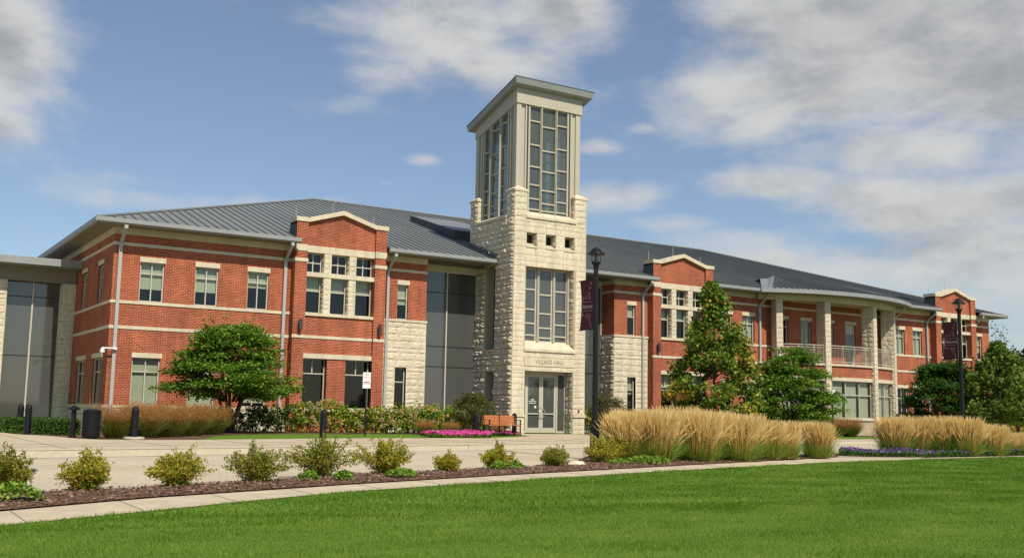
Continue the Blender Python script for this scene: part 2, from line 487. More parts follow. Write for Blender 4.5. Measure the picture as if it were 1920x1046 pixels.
def leaves(cent, size, flat=0.0, dirs=None, aspect=.5):
    """diamond leaves around given centres; returns vertex array, 4 per leaf"""
    n = len(cent)
    size = size * rng.uniform(.65, 1.25, n)[:, None]
    if dirs is None:
        dirs = rng.normal(size=(n, 3)); dirs[:, 2] *= (1 - flat)
    dirs = dirs / (np.linalg.norm(dirs, axis=1)[:, None] + 1e-9)
    o = rng.normal(size=(n, 3))
    if flat:
        o = o * (1 - flat * .8); 
        nrm = np.array([0, 0, 1.0]) + o * .6
        side = np.cross(dirs, nrm)
    else:
        side = np.cross(dirs, o)
    side /= (np.linalg.norm(side, axis=1)[:, None] + 1e-9)
    a = cent - dirs * size * .5
    c = cent + dirs * size * .5
    m = cent - dirs * size * .06
    b = m + side * size * aspect
    d = m - side * size * aspect
    return np.stack([a, b, c, d], 1).reshape(-1, 3)


def thing(name, label, cat, loc=(0, 0, 0), group=None, rz=0.0):
    o = bpy.data.objects.new(name, None)
    o.empty_display_size = .3
    COL.objects.link(o); o.location = loc; o.rotation_euler = (0, 0, rz)
    tag(o, label, cat, group)
    return o


def tag(o, label, cat, group=None):
    o['label'] = label; o['category'] = cat
    if group: o['group'] = group
    return o


def dup(root, loc, label, rz=0.0, scale=1.0, group=None):
    r = root.copy(); COL.objects.link(r); r.location = loc; r.rotation_euler = (0, 0, rz); r.scale = (scale,) * 3
    r['label'] = label
    if group: r['group'] = group
    for ch in list(root.children):
        c = ch.copy(); COL.objects.link(c); c.parent = r
        for g in ch.children:
            d = g.copy(); COL.objects.link(d); d.parent = c
    return r


# ------------------------------------------------------------------ the ground
KERB = [(-60, 8.5), (-20, 18.5), (3.0, 24.6), (11.6, 26.6), (16.2, 27.7), (21.7, 29.3), (30, 31.0), (37, 32.0), (50, 33.4), (80, 35.5), (140, 37)]
LAWN = [(-60, -8), (-20, 3.5), (1.55, 12.05), (2.75, 12.75), (5.0, 14.1), (6.5, 14.95), (10.45, 16.4), (16.4, 18.45), (24.0, 20.6), (30.2, 21.65), (36.3, 22.3), (60, 23.5), (140, 25)]


def pl(line, x):
    return float(np.interp(x, [p[0] for p in line], [p[1] for p in line]))


def gz(x, y):
    """height of the ground: level by the hall, 15 cm kerb, then gently down over the lawn to the viewer"""
    yk = pl(KERB, x)
    if y > yk: return 0.0
    yl = pl(LAWN, x)
    if y > yl: return -.15 - .10 * min(1, (yk - y) / max(yk - yl, .1))
    return max(-.25 - .022 * (yl - y), -.55)


def strip(name, lo, hi, off, mat, nx=60, ny=6, kind=True, zf=gz):
    """sheet between two polylines given as functions/pointlists over x"""
    x0 = max(lo[0][0], hi[0][0]) if True else 0
    mb = MB()
    n = nx
    def res(line):
        pts = [Vector((*p, 0)) for p in line]
        L = [0]
        for i in range(1, len(pts)): L.append(L[-1] + (pts[i] - pts[i - 1]).length)
        out = []
        for i in range(n + 1):
            t = L[-1] * i / n
            j = max(k for k in range(len(L)) if L[k] <= t + 1e-9); j = min(j, len(L) - 2)
            f = (t - L[j]) / (L[j + 1] - L[j])
            out.append(pts[j].lerp(pts[j + 1], f))
        return out
    A, B = res(lo), res(hi)
    vs = []
    for i in range(n + 1):
        for j in range(ny + 1):
            q = A[i].lerp(B[i], j / ny); vs.append((q.x, q.y, zf(q.x, q.y) + off))
    mb.v = vs; mb.mats = [mat]
    for i in range(n):
        for j in range(ny):
            a = i * (ny + 1) + j
            mb.f.append((a, a + ny + 1, a + ny + 2, a + 1)); mb.m.append(0)
    o = mb.build(name, smooth=True)
    if kind: o['kind'] = 'structure'
    return o


def inner(line, x0, x1, dy=0.0):
    xs = sorted({x0, x1} | {p[0] for p in line if x0 < p[0] < x1})
    return [(x, pl(line, x) + dy) for x in xs]


def gflat(x, y): return 0.0


# land out to the horizon, below everything
def build_land():
    mb = MB()
    xs = [-2500, -600, -150, -60, -20, 0, 3, 11.6, 16.2, 21.7, 30, 37, 50, 80, 140, 400, 2500]
    ys = [-2000, -400, -60, -20, 0, 10, 20, 30, 60, 120, 400, 3000]
    for i in range(len(xs) - 1):
        for j in range(len(ys) - 1):
            mb.face([(xs[i], ys[j], -.75), (xs[i + 1], ys[j], -.75), (xs[i + 1], ys[j + 1], -.75), (xs[i], ys[j + 1], -.75)], 'far_grass')
    o = mb.build('ground'); o['kind'] = 'structure'
    # level lawn behind the kerb, reaching far back
    mb = MB()
    K = inner(KERB, -60, 140)
    for a, b in zip(K[:-1], K[1:]):
        mb.face([(a[0], a[1], 0), (b[0], b[1], 0), (b[0], 600, 0), (a[0], 600, 0)], 'turf')
    mb.face([(-1500, 8.5, 0), (-60, 8.5, 0), (-60, 600, 0), (-1500, 600, 0)], 'turf')
    mb.face([(140, 37, 0), (1500, 37, 0), (1500, 600, 0), (140, 600, 0)], 'turf')
    o = mb.build('lawn_by_hall'); o['kind'] = 'structure'


build_land()
# foreground lawn, one sheet from behind the viewer to the kerb (the hard surfaces lie on it)
WALK = [(-60, -6.6), (-20, 4.9), (1.69, 13.43), (3.07, 14.3), (3.81, 14.73), (7.07, 16.17), (11.32, 17.75), (17.74, 19.9), (22.54, 21.44), (25.45, 22.35), (27.1, 22.9), (28.3, 22.55), (30.2, 22.1), (36.4, 22.65), (60, 23.9), (140, 25.4)]
ROADN = [(-60, -4.2), (-20, 7.2), (1.96, 15.67), (3.41, 16.1), (5.56, 16.98), (7.96, 18.21), (10.39, 19.0), (13.37, 19.96), (16.06, 22.0), (18.5, 24.6), (22, 26.2), (26, 26.4), (30, 26.6), (40, 27.8), (60, 29.2), (140, 32)]


def xsheet(name, lo, hi, x0, x1, off, mat, ny=4, zf=None, step=2.0, kind=True, ys=None):
    """sheet between two lines y=lo(x), y=hi(x), sampled at common x so that neighbours meet exactly"""
    xs = {x0, x1}
    for L in (KERB, LAWN, WALK, ROADN): xs |= {p[0] for p in L if x0 < p[0] < x1}
    xs |= {x0 + (x1 - x0) * i / max(1, int((x1 - x0) / step)) for i in range(int((x1 - x0) / step))}
    xs = sorted(xs)
    mb = MB(); mb.mats = [mat]
    for x in xs:
        a, b = lo(x), hi(x)
        for j in range(ny + 1):
            t = j / ny; t = t if ys is None else ys(t)
            y = a + (b - a) * t
            mb.v.append((x, y, (zf or gz)(x, y) + off))
    for i in range(len(xs) - 1):
        for j in range(ny):
            a = i * (ny + 1) + j
            mb.f.append((a, a + ny + 1, a + ny + 2, a + 1)); mb.m.append(0)
    o = mb.build(name, smooth=True)
    if kind: o['kind'] = 'structure'
    return o


def plf(L, d=0.0): return lambda x: pl(L, x) + d


def gzl(x, y):   # ground without the kerb step
    return gz(x, min(y, pl(KERB, x) - .001))
xsheet('lawn', plf(LAWN, -45), plf(LAWN), -60, 140, 0, 'turf', ny=30)
xsheet('subgrade', plf(LAWN), plf(KERB, .05), -60, 140, -.006, 'mulch', ny=6, zf=gzl)
xsheet('road', lambda x: min(pl(ROADN, x) - .4, pl(WALK, x) + 6), plf(KERB, .02), -60, 140, .008, 'road_pavers', ny=12, zf=gzl)
xsheet('footpath', plf(LAWN, -.0), plf(WALK, .10), -60, 140, .010, 'concrete_path', ny=3)
xsheet('path_link', plf(WALK, -.1), lambda x: 27.0, 26.6, 30.3, .018, 'concrete_path', ny=10, step=.4)


# mulch bed between footpath and road (slightly mounded)
def mound(x, y):
    a, b = pl(WALK, x), pl(ROADN, x)
    t = min(max((y - a) / max(b - a, .1), 0), 1)
    return gz(x, y) + .03 * math.sin(math.pi * t) ** .6
MB_END = 27.0
def mulch_far(x):
    y = pl(ROADN, x)
    if x > 22: y = min(y, 26.3 - (x - 22) * .55)
    return y
o = xsheet('mulch_bed', plf(WALK), lambda x: max(mulch_far(x), pl(WALK, x) + .03), -30, MB_END, .030, 'mulch', ny=8, zf=mound, step=.6)
# chips lying on the mulch
N = 9000
cx = rng.uniform(.5, MB_END, N)
t = rng.uniform(0, 1, N) ** 1.2
cy = np.array([pl(WALK, a) + (mulch_far(a) - pl(WALK, a)) * b for a, b in zip(cx, t)])
keep = (cy > 0)
cz = np.array([mound(a, b) for a, b in zip(cx, cy)]) + .045
C = np.stack([cx, cy, cz], 1)
dirs = rng.normal(size=(N, 3)); dirs[:, 2] *= .25
o = npmesh('mulch_chips', leaves(C, .06, flat=.7, dirs=dirs, aspect=.28), 4, ['mulch_chip'])
tag(o, 'reddish brown bark chips covering the long bed beside the footpath', 'mulch'); o['kind'] = 'stuff'

# kerb: bright vertical face and flat top
def build_kerb():
    mb = MB()
    K = inner(KERB, -60, 140)
    for a, b in zip(K[:-1], K[1:]):
        n = max(1, int((b[0] - a[0]) / 3))
        for i in range(n):
            p = (a[0] + (b[0] - a[0]) * i / n, a[1] + (b[1] - a[1]) * i / n)
            q = (a[0] + (b[0] - a[0]) * (i + 1) / n, a[1] + (b[1] - a[1]) * (i + 1) / n)
            # leave a fine joint
            e = .006
            mb.hexa([(p[0] + e, p[1], -.3), (q[0] - e, q[1], -.3), (q[0] - e, q[1] + .18, -.3), (p[0] + e, p[1] + .18, -.3),
                     (p[0] + e, p[1] + .012, .024), (q[0] - e, q[1] + .012, .024), (q[0] - e, q[1] + .18, .024), (p[0] + e, p[1] + .18, .024)], 'concrete_kerb')
    o = mb.build('kerb'); o['kind'] = 'structure'


build_kerb()
xsheet('gutter_pan', plf(KERB, -.5), plf(KERB, .01), -60, 140, .014, 'concrete_kerb', ny=1, zf=gzl)
# paved plaza along the hall
PLAZA = [(-60, 60), (4.2, 60), (4.75, 40.0), (4.9, 36.8), (5.6, 35.4), (5.9, 32.95), (6.4, 31.6), (8.0, 31.35), (9.3, 31.6), (12.0, 32.55), (13.9, 33.2), (16.0, 33.75), (18.6, 34.0), (20.9, 34.1), (22.2, 35.2), (24.6, 37.0), (26.3, 41.0), (31.5, 41.2), (32.6, 37.5), (35.5, 34.7), (40, 34.2), (54, 36.2), (80, 38.8), (140, 40.5)]
def build_plaza():
    mb = MB()
    xs = sorted({p[0] for p in PLAZA} | {p[0] for p in KERB})
    for a, b in zip(xs[:-1], xs[1:]):
        mb.face([(a, pl(KERB, a) + .18, .022), (b, pl(KERB, b) + .18, .022), (b, pl(PLAZA, b), .022), (a, pl(PLAZA, a), .022)], 'concrete_plaza')
    o = mb.build('plaza'); o['kind'] = 'structure'
    # scored joints in the slab
    mb = MB()
    for i in range(26):
        x = -6 + i * 2.6
        y0 = pl(KERB, x) + .2; y1 = min(pl(PLAZA, x), 44) - .05
        mb.box(x, x + .012, y0, y1, .0225, .0262, 'dark_joint')
    for f_ in (.33, .66):
        for i in range(40):
            xa, xb = -6 + i * 1.5, -4.5 + i * 1.5
            ya = pl(KERB, xa) + 2.2 * f_ * 2; yb = pl(KERB, xb) + 2.2 * f_ * 2
            if yb < min(pl(PLAZA, xa), pl(PLAZA, xb)) - .1: mb.hexa([(xa, ya, .0225), (xb, yb, .0225), (xb, yb + .012, .0225), (xa, ya + .012, .0225), (xa, ya, .0262), (xb, yb, .0262), (xb, yb + .012, .0262), (xa, ya + .012, .0262)], 'dark_joint')
    for i in range(60):      # footpath joints
        x = -8 + i * 1.4
        y0, y1 = pl(LAWN, x) + .02, pl(WALK, x) + .03
        z0_, z1_ = gz(x, y0) + .0105, gz(x, y1) + .0105
        mb.hexa([(x, y0, z0_), (x + .012, y0, z0_), (x + .012, y1, z1_), (x, y1, z1_), (x, y0, z0_ + .003), (x + .012, y0, z0_ + .003), (x + .012, y1, z1_ + .003), (x, y1, z1_ + .003)], 'path_joint')
    o = mb.build('pavement_joints'); o['kind'] = 'structure'


build_plaza()
# mulch under the planting along the hall
strip('planting_bed', [(5.2, 36.0), (6.1, 33.1), (8.0, 31.7), (9.4, 32.2), (11.2, 36.5), (14, 39.5), (20, 40.4), (22.3, 39.2), (26.2, 41.2)], [(5.2, 41.5), (9.0, 43.9), (12, 44.1), (14, 44.1), (16, 43.7), (18, 43.7), (21, 43.7), (23, 44.1), (26.2, 44.9)], .012, 'mulch', nx=50, ny=6, zf=gflat)
strip('planting_bed_right', [(31.6, 41.4), (36, 39), (45, 39.5), (58, 40.5), (68, 41)], [(31.6, 44.9), (36, 44), (45, 42.9), (58, 43.2), (68, 43.6)], .012, 'mulch', nx=40, ny=4, zf=gflat)
def stone_border():
    o = strip('gravel_border', [(4.9, 37.2), (5.6, 35.6)], [(6.5, 37.8), (6.5, 36.6)], .028, 'mulch', nx=4, ny=3, zf=gflat)


stone_border()

# blades of the foreground lawn
def build_turf_blade():
    m, nt, n, l, b = new_mat('turf_blade')
    g = n.new('ShaderNodeNewGeometry'); tc = n.new('ShaderNodeTexCoord')
    cr = n.new('ShaderNodeValToRGB'); el = cr.color_ramp.elements
    el[0].color = (.085, .17, .010, 1); el[1].color = (.27, .35, .06, 1)
    e = el.new(.4); e.color = (.115, .235, .016, 1); e = el.new(.75); e.color = (.17, .30, .026, 1)
    mp = n.new('ShaderNodeMapping'); mp.inputs['Rotation'].default_value = (0, 0, R(32)); mp.inputs['Scale'].default_value = (.55, 1.5, 1)
    l.new(tc.outputs['Object'], mp.inputs['Vector'])
    nz = n.new('ShaderNodeTexNoise'); nz.inputs['Scale'].default_value = .9; nz.inputs['Detail'].default_value = 5; nz.inputs['Roughness'].default_value = .62
    l.new(mp.outputs[0], nz.inputs['Vector'])
    # patches shift which greens occur: some patches are yellower, some deeper
    m1 = n.new('ShaderNodeMapRange'); m1.inputs[1].default_value = .32; m1.inputs[2].default_value = .68; m1.inputs[3].default_value = -.42; m1.inputs[4].default_value = .42
    l.new(nz.outputs[0], m1.inputs[0])
    ad = n.new('ShaderNodeMath'); ad.use_clamp = True
    l.new(g.outputs['Random Per Island'], ad.inputs[0]); l.new(m1.outputs[0], ad.inputs[1])
    l.new(ad.outputs[0], cr.inputs[0])
    b.inputs['Roughness'].default_value = .6; b.inputs['Specular IOR Level'].default_value = .25
    l.new(cr.outputs[0], b.inputs['Base Color'])
    t = n.new('ShaderNodeBsdfTranslucent'); l.new(cr.outputs[0], t.inputs[0])
    mx = n.new('ShaderNodeMixShader'); mx.inputs[0].default_value = .35
    l.new(b.outputs[0], mx.inputs[1]); l.new(t.outputs[0], mx.inputs[2]); l.new(mx.outputs[0], n['Material Output'].inputs[0])


build_turf_blade()


def lawn_blades():
    P = []
    for (n, y0, y1, h, w) in ((620000, 6.0, 12.5, .032, .0030), (330000, 11.5, 17.5, .040, .006), (170000, 16.5, 22.6, .045, .010)):
        x = rng.uniform(-1, 37, n); y = rng.uniform(y0, y1, n)
        # keep what lies in and just around the viewed wedge
        az = np.arctan2(x, y)
        yl = np.interp(x, [p[0] for p in LAWN], [p[1] for p in LAWN])
        k = (az > .06) & (az < 1.08) & (y < yl + .035 + .02 * np.sin(x * 23) * np.sin(x * 7.1))
        x, y, yl = x[k], y[k], yl[k]
        z = np.maximum(-.25 - .022 * np.maximum(yl - y, 0), -.55)
        n2 = len(x)
        th = rng.uniform(0, 2 * np.pi, n2); le = rng.uniform(.2, 1.0, n2) * h * .9
        tuft = 1 + .35 * np.sin(x * 1.9 + np.cos(y * 1.3)) * np.sin(y * 2.3)
        hh = h * rng.uniform(.45, 1.15, n2) * tuft; ww = w * rng.uniform(.7, 1.3, n2)
        a2 = rng.uniform(0, 2 * np.pi, n2)
        p0 = np.stack([x + np.cos(a2) * ww, y + np.sin(a2) * ww, z - .005], 1)
        p1 = np.stack([x - np.cos(a2) * ww, y - np.sin(a2) * ww, z - .005], 1)
        p2 = np.stack([x + np.cos(th) * le, y + np.sin(th) * le, z + hh], 1)
        P.append(np.stack([p0, p1, p2], 1).reshape(-1, 3))
    o = npmesh('lawn_grass', np.concatenate(P), 3, ['turf_blade'])
    tag(o, 'short mown bright green grass of the wide foreground lawn', 'grass'); o['kind'] = 'stuff'


lawn_blades()

# ------------------------------------------------------------------ the hall
HALL = thing('village_hall', 'two-storey red brick and limestone hall with metal roof and stone entrance tower', 'building', (9.03, 44.2, 0))
HL = Vector((-9.03, -44.2, 0))


def hp(mb, name, parent=None, smooth=False):
    """a part (or, with parent, a sub-part) of the hall, its mesh in world metres"""
    o = mb.build(name, smooth=smooth)
    if parent is None: o.parent = HALL; o.location = HL
    else: o.parent = parent
    return o


YF = 44.2


def TS(y0):   # south-facing plane: u=x, v=depth, w=z
    return lambda u, v, w: (u, y0 + v, w)


def TW(x0):   # west-facing plane: u=y, v=depth
    return lambda u, v, w: (x0 + v, u, w)


def TR(cx, cy, r, ang):   # radial: local u tangential, v inward, around arc centre, ang from -y axis
    er = Vector((math.sin(ang), -math.cos(ang), 0)); et = Vector((math.cos(ang), math.sin(ang), 0))
    def f(u, v, w):
        p = Vector((cx, cy, 0)) + er * (r - v) + et * u
        return (p.x, p.y, w)
    return f


def panel(mb, T, u0, u1, z0, z1, holes, mat, depth=.14, rmat=None):
    us = sorted({u0, u1} | {min(max(h[i], u0), u1) for h in holes for i in (0, 1)})
    zs = sorted({z0, z1} | {min(max(h[i], z0), z1) for h in holes for i in (2, 3)})
    for a, b in zip(us[:-1], us[1:]):
        for c, d in zip(zs[:-1], zs[1:]):
            mu, mz = (a + b) / 2, (c + d) / 2
            if any(h[0] < mu < h[1] and h[2] < mz < h[3] for h in holes): continue
            mb.face([T(a, 0, c), T(b, 0, c), T(b, 0, d), T(a, 0, d)], mat)
    for h in holes:
        dp = h[4] if len(h) > 4 else depth
        a, b, c, d = h[:4]
        rm = rmat or mat
        c2 = max(c, z0); d2 = min(d, z1)
        if a > u0: mb.face([T(a, 0, c2), T(a, 0, d2), T(a, dp, d2), T(a, dp, c2)], rm)
        if b < u1: mb.face([T(b, 0, c2), T(b, dp, c2), T(b, dp, d2), T(b, 0, d2)], rm)
        if d <= z1: mb.face([T(a, 0, d2), T(b, 0, d2), T(b, dp, d2), T(a, dp, d2)], rm)
        if c >= z0: mb.face([T(a, 0, c2), T(a, dp, c2), T(b, dp, c2), T(b, 0, c2)], rm)


def ashlar(mb, T, u0, u1, z0, z1, holes=(), ch=(.2, .3, .3, .34), bl=(.35, .9), proud=.055, mat='rock_stone', seed=1, rough=1.0):
    """rock-faced coursed stone: every block a small bulging lump"""
    r = random.Random(seed)
    fixed = sorted({z0, z1} | {h[i] for h in holes for i in (2, 3) if z0 < h[i] < z1})
    for za, zb in zip(fixed[:-1], fixed[1:]):
        z = za
        while z < zb - 1e-4:
            h = r.choice(ch)
            if zb - z - h < .13: h = zb - z
            if h > .42: h = h / 2
            mz = z + h / 2
            spans = [(u0, u1)]
            for H in holes:
                if H[2] < mz < H[3]:
                    ns = []
                    for s0, s1 in spans:
                        if H[1] <= s0 or H[0] >= s1: ns.append((s0, s1)); continue
                        if H[0] > s0: ns.append((s0, H[0]))
                        if H[1] < s1: ns.append((H[1], s1))
                    spans = ns
            for s0, s1 in spans:
                u = s0
                while u < s1 - 1e-4:
                    L = r.uniform(*bl)
                    if s1 - u - L < .16: L = s1 - u
                    lump(mb, T, u, u + L, z, z + h, proud, mat, r, rough)
                    u += L
            z += h


def lump(mb, T, u0, u1, z0, z1, proud, mat, r, rough):
    g = .006
    u0 += g; u1 -= g; z0 += g; z1 -= g
    nu = max(3, int((u1 - u0) / .11)); nz = 4 if z1 - z0 > .22 else 3
    b = len(mb.v); k = mb.mi(mat)
    pr = proud * r.uniform(.55, 1.1)
    tilt = r.uniform(-.3, .3)
    for i in range(nu + 1):
        for j in range(nz + 1):
            fu, fz = i / nu, j / nz
            edge = i in (0, nu) or j in (0, nz)
            d = .012 if edge else pr * r.uniform(.35, 1.15) * (1 + tilt * (fz - .5) * 2) * rough + .012
            ju = 0 if edge else r.uniform(-.25, .25) / nu * (u1 - u0); jz = 0 if edge else r.uniform(-.25, .25) / nz * (z1 - z0)
            mb.v.append(T(u0 + (u1 - u0) * fu + ju, -d, z0 + (z1 - z0) * fz + jz))
    def id(i, j): return b + i * (nz + 1) + j
    for i in range(nu):
        for j in range(nz):
            mb.f.append((id(i, j), id(i + 1, j), id(i + 1, j + 1), id(i, j + 1))); mb.m.append(k)
    # skirts back to the wall
    ring = [id(i, 0) for i in range(nu + 1)] + [id(nu, j) for j in range(1, nz + 1)] + [id(i, nz) for i in reversed(range(nu))] + [id(0, j) for j in reversed(range(1, nz))]
    fr = [(u0 + (u1 - u0) * i / nu, z0) for i in range(nu + 1)] + [(u1, z0 + (z1 - z0) * j / nz) for j in range(1, nz + 1)] + [(u0 + (u1 - u0) * i / nu, z1) for i in reversed(range(nu))] + [(u0, z0 + (z1 - z0) * j / nz) for j in reversed(range(1, nz))]
    b2 = len(mb.v)
    mb.v += [T(a, .004, c) for a, c in fr]
    n = len(ring)
    for i in range(n):
        j = (i + 1) % n
        mb.f.append((ring[j], ring[i], b2 + i, b2 + j)); mb.m.append(k)


def window(T, u0, u1, z0, z1, depth=.10, muls=(.5,), rails=(.72,), blind=None, upper_only=False, fw=.055, lintel=None, gl='window_glass', name='window', sillm=None):
    """frame mesh with pane and blind as sub-parts; muls/rails as fractions"""
    mb = MB()
    d0, d1 = depth, depth + .07
    mb.box(u0, u0 + fw, d0, d1, z0, z1, 'frame_metal', T); mb.box(u1 - fw, u1, d0, d1, z0, z1, 'frame_metal', T)
    mb.box(u0 + fw, u1 - fw, d0, d1, z0, z0 + fw, 'frame_metal', T); mb.box(u0 + fw, u1 - fw, d0, d1, z1 - fw, z1, 'frame_metal', T)
    zr = [z0 + (z1 - z0) * r_ for r_ in rails]
    for z in zr: mb.box(u0 + fw, u1 - fw, d0 + .004, d1 - .004, z - .024, z + .024, 'frame_metal', T)
    for m in muls:
        u = u0 + (u1 - u0) * m
        zb = zr[0] + .024 if (upper_only and zr) else z0 + fw
        mb.box(u - .024, u + .024, d0 + .008, d1 - .008, zb, z1 - fw, 'frame_metal', T)
    fr = hp(mb, name)
    mb = MB()
    e = .01
    q = (u0 + e, u1 - e, z0 + e, z1 - e)
    mb.face([T(q[0], d0 + .035, q[2]), T(q[1], d0 + .035, q[2]), T(q[1], d0 + .035, q[3]), T(q[0], d0 + .035, q[3])], gl)
    hp(mb, 'pane', fr)
    if blind is not None:
        zb = z0 + (z1 - z0) * blind
        mb = MB(); mb.box(u0 + .02, u1 - .02, d1 + .05, d1 + .06, zb, z1 - .01, 'blind', T)
        hp(mb, 'blind', fr)
    if lintel:
        mb = MB(); mb.box(lintel[0], lintel[1], -.025, .12, lintel[2], lintel[3], 'cast_stone', T)
        hp(mb, 'lintel', fr)
    return fr


# --- window layouts: (x0,x1,z0,z1)
LW2 = [(10.10, 11.08), (12.36, 13.34), (14.61, 15.56)]
LW1 = [(10.00, 11.12), (12.28, 13.42), (14.50, 15.66)]
RW2 = [(42.30, 43.26), (44.08, 45.04)]
PW2 = [(46.95, 47.86), (48.97, 49.90), (51.02, 51.92)]
FW2 = [(57.81, 58.74), (59.57, 60.52)]

# brick facade pieces
def facade():
    zt = 8.18
    # left wing
    holes = [(a, b, 5.2, 6.83) for a, b in LW2] + [(a, b, 1.0, 2.92) for a, b in LW1]
    mb = MB(); panel(mb, TS(YF), 9.03, 16.58, .87, zt, holes, 'brick'); hp(mb, 'brick_wall')
    mb = MB(); panel(mb, TS(YF), 20.95, 23.34, 0, zt, [(21.80, 22.36, 5.2, 6.84), (21.78, 22.36, 1.0, 2.97)], 'brick'); hp(mb, 'brick_wall')
    mb = MB(); panel(mb, TS(YF), 34.65, 37.0, 0, zt, [(35.54, 36.10, 5.2, 6.84), (35.54, 36.10, 1.0, 2.97)], 'brick')
    panel(mb, TW(34.65), 44.2, 45.3, 0, zt, [], 'brick'); hp(mb, 'brick_wall')
    holes = [(a, b, 5.2, 6.83) for a, b in RW2 + FW2 + PW2] + [(52.97, 53.93, 4.2, 6.83)] + [(a, b, 1.0, 2.92) for a, b in RW2] + [(57.83, 58.9, 1.0, 3.02), (59.5, 60.6, 1.0, 3.02)]
    mb = MB(); panel(mb, TS(YF), 41.3, 61.5, 0, zt, holes, 'brick'); hp(mb, 'brick_wall')
    mb = MB(); panel(mb, TS(YF), 65.8, 67.99, 0, zt, [(66.55, 67.13, 5.2, 6.83), (66.55, 67.13, 1.0, 2.9)], 'brick'); hp(mb, 'brick_wall')
    # west wall
    holes = [(45.95, 46.98, 5.2, 6.85), (49.42, 50.48, 5.2, 6.85), (45.2, 47.0, 1.0, 2.92), (48.6, 50.5, 1.0, 2.92)]
    mb = MB(); panel(mb, TW(9.03), 44.2, 72.2, .87, zt, holes, 'brick', depth=.14); hp(mb, 'brick_wall')
    # east and north walls
    mb = MB(); mb.face([(67.99, 44.2, 0), (67.99, 72.2, 0), (67.99, 72.2, zt), (67.99, 44.2, zt)], 'brick')
    mb.face([(67.99, 72.2, 0), (9.03, 72.2, 0), (9.03, 72.2, zt), (67.99, 72.2, zt)], 'brick'); hp(mb, 'brick_wall')


facade()

# stone trim bands on the facade (x spans)
def bands():
    def band(spans, z0, z1, proud, name, y=YF, mat='cast_stone'):
        for a, b in spans:
            mb = MB()
            x = a
            while x < b - .01:      # separate stones with hairline joints
                e = min(x + 2.4, b)
                if b - e < .5: e = b
                mb.box(x + .003, e - .003, y - proud, y + .05, z0, z1, mat); x = e
            hp(mb, name)
    L = [(9.0, 16.57)]; Rr = [(41.36, 45.6)]; Fr = [(57.75, 61.40)]; E = [(65.81, 68.02)]
    band(L + [(56.9, 61.40)] + Rr + E, 4.05, 4.18, .03, 'string_course')
    band([(9.0, 16.57), (41.36, 46.6), (57.3, 61.40), (65.81, 68.02)], 5.08, 5.2, .035, 'string_course')
    band([(9.0, 16.57), (20.96, 23.35), (34.62, 36.94), (41.36, 61.40), (65.81, 68.02)], 7.44, 7.57, .025, 'string_course')
    band([(9.0, 16.57), (20.96, 23.35), (34.62, 36.94), (41.36, 61.40), (65.81, 68.02)], 7.90, 8.18, .03, 'frieze')
    band([(9.0, 16.57), (20.96, 23.35), (34.62, 36.94)], 5.08, 5.2, .04, 'string_course') if False else None
    band([(9.0, 16.57), (41.36, 45.6), (57.75, 61.4), (65.81, 68.02)], .87, 1.0, .05, 'water_table')
    # west wall bands
    for z0, z1, p, nm, y1 in ((4.05, 4.18, .03, 'string_course', 51.7), (5.08, 5.2, .035, 'string_course', 51.7), (7.44, 7.57, .025, 'string_course', 72.2), (7.90, 8.18, .03, 'frieze', 72.2), (.87, 1.0, .05, 'water_table', 51.7)):
        mb = MB(); mb.box(9.03 - p, 9.08, 44.26, y1, z0, z1, 'cast_stone'); hp(mb, nm)
    # west return at right curtain wall
    for z0, z1, p, nm in ((7.44, 7.57, .025, 'string_course'), (7.90, 8.18, .03, 'frieze')):
        mb = MB(); mb.box(34.65 - p, 34.70, 44.26, 45.28, z0, z1, 'cast_stone'); hp(mb, nm)
    # low stone base
    mb = MB(); panel(mb, TS(YF - .01), 9.02, 16.58, 0, .87, [], 'mortar'); ashlar(mb, TS(YF - .01), 9.02, 16.58, 0, .87, seed=3, proud=.03)
    panel(mb, TW(9.02), 44.2, 51.7, 0, .87, [], 'mortar'); ashlar(mb, TW(9.02), 44.2, 51.7, 0, .87, seed=4, proud=.03)
    hp(mb, 'stone_base')
    mb = MB(); panel(mb, TS(YF - .01), 41.36, 61.4, 0, .87, [], 'mortar'); hp(mb, 'stone_base')


bands()

# rock-faced stone zones either side of the tower
for (a, b, w) in ((20.97, 23.36, (21.78, 22.36)), (34.63, 36.94, (35.54, 36.10))):
    mb = MB()
    panel(mb, TS(YF - .02), a, b, 0, 5.1, [(w[0], w[1], 1.0, 2.97)], 'mortar', depth=.16)
    ashlar(mb, TS(YF - .02), a, b, 0, 5.1, [(w[0], w[1], 1.0, 2.97)], seed=int(a), proud=.03, bl=(.5, 1.1), ch=(.3, .3, .34, .2))
    if a > 30:
        panel(mb, TW(34.63), 44.18, 45.27, 0, 5.1, [], 'mortar'); ashlar(mb, TW(34.63), 44.18, 45.27, 0, 5.1, seed=9, proud=.06)
    hp(mb, 'stone_wall')
    mb = MB(); mb.box(a - .04, b + .02, YF - .08, YF + .05, 5.1, 5.2, 'cast_stone')
    if a > 30: mb.box(34.57, 34.60, YF - .08, 45.27, 5.1, 5.2, 'cast_stone')
    hp(mb, 'string_course')

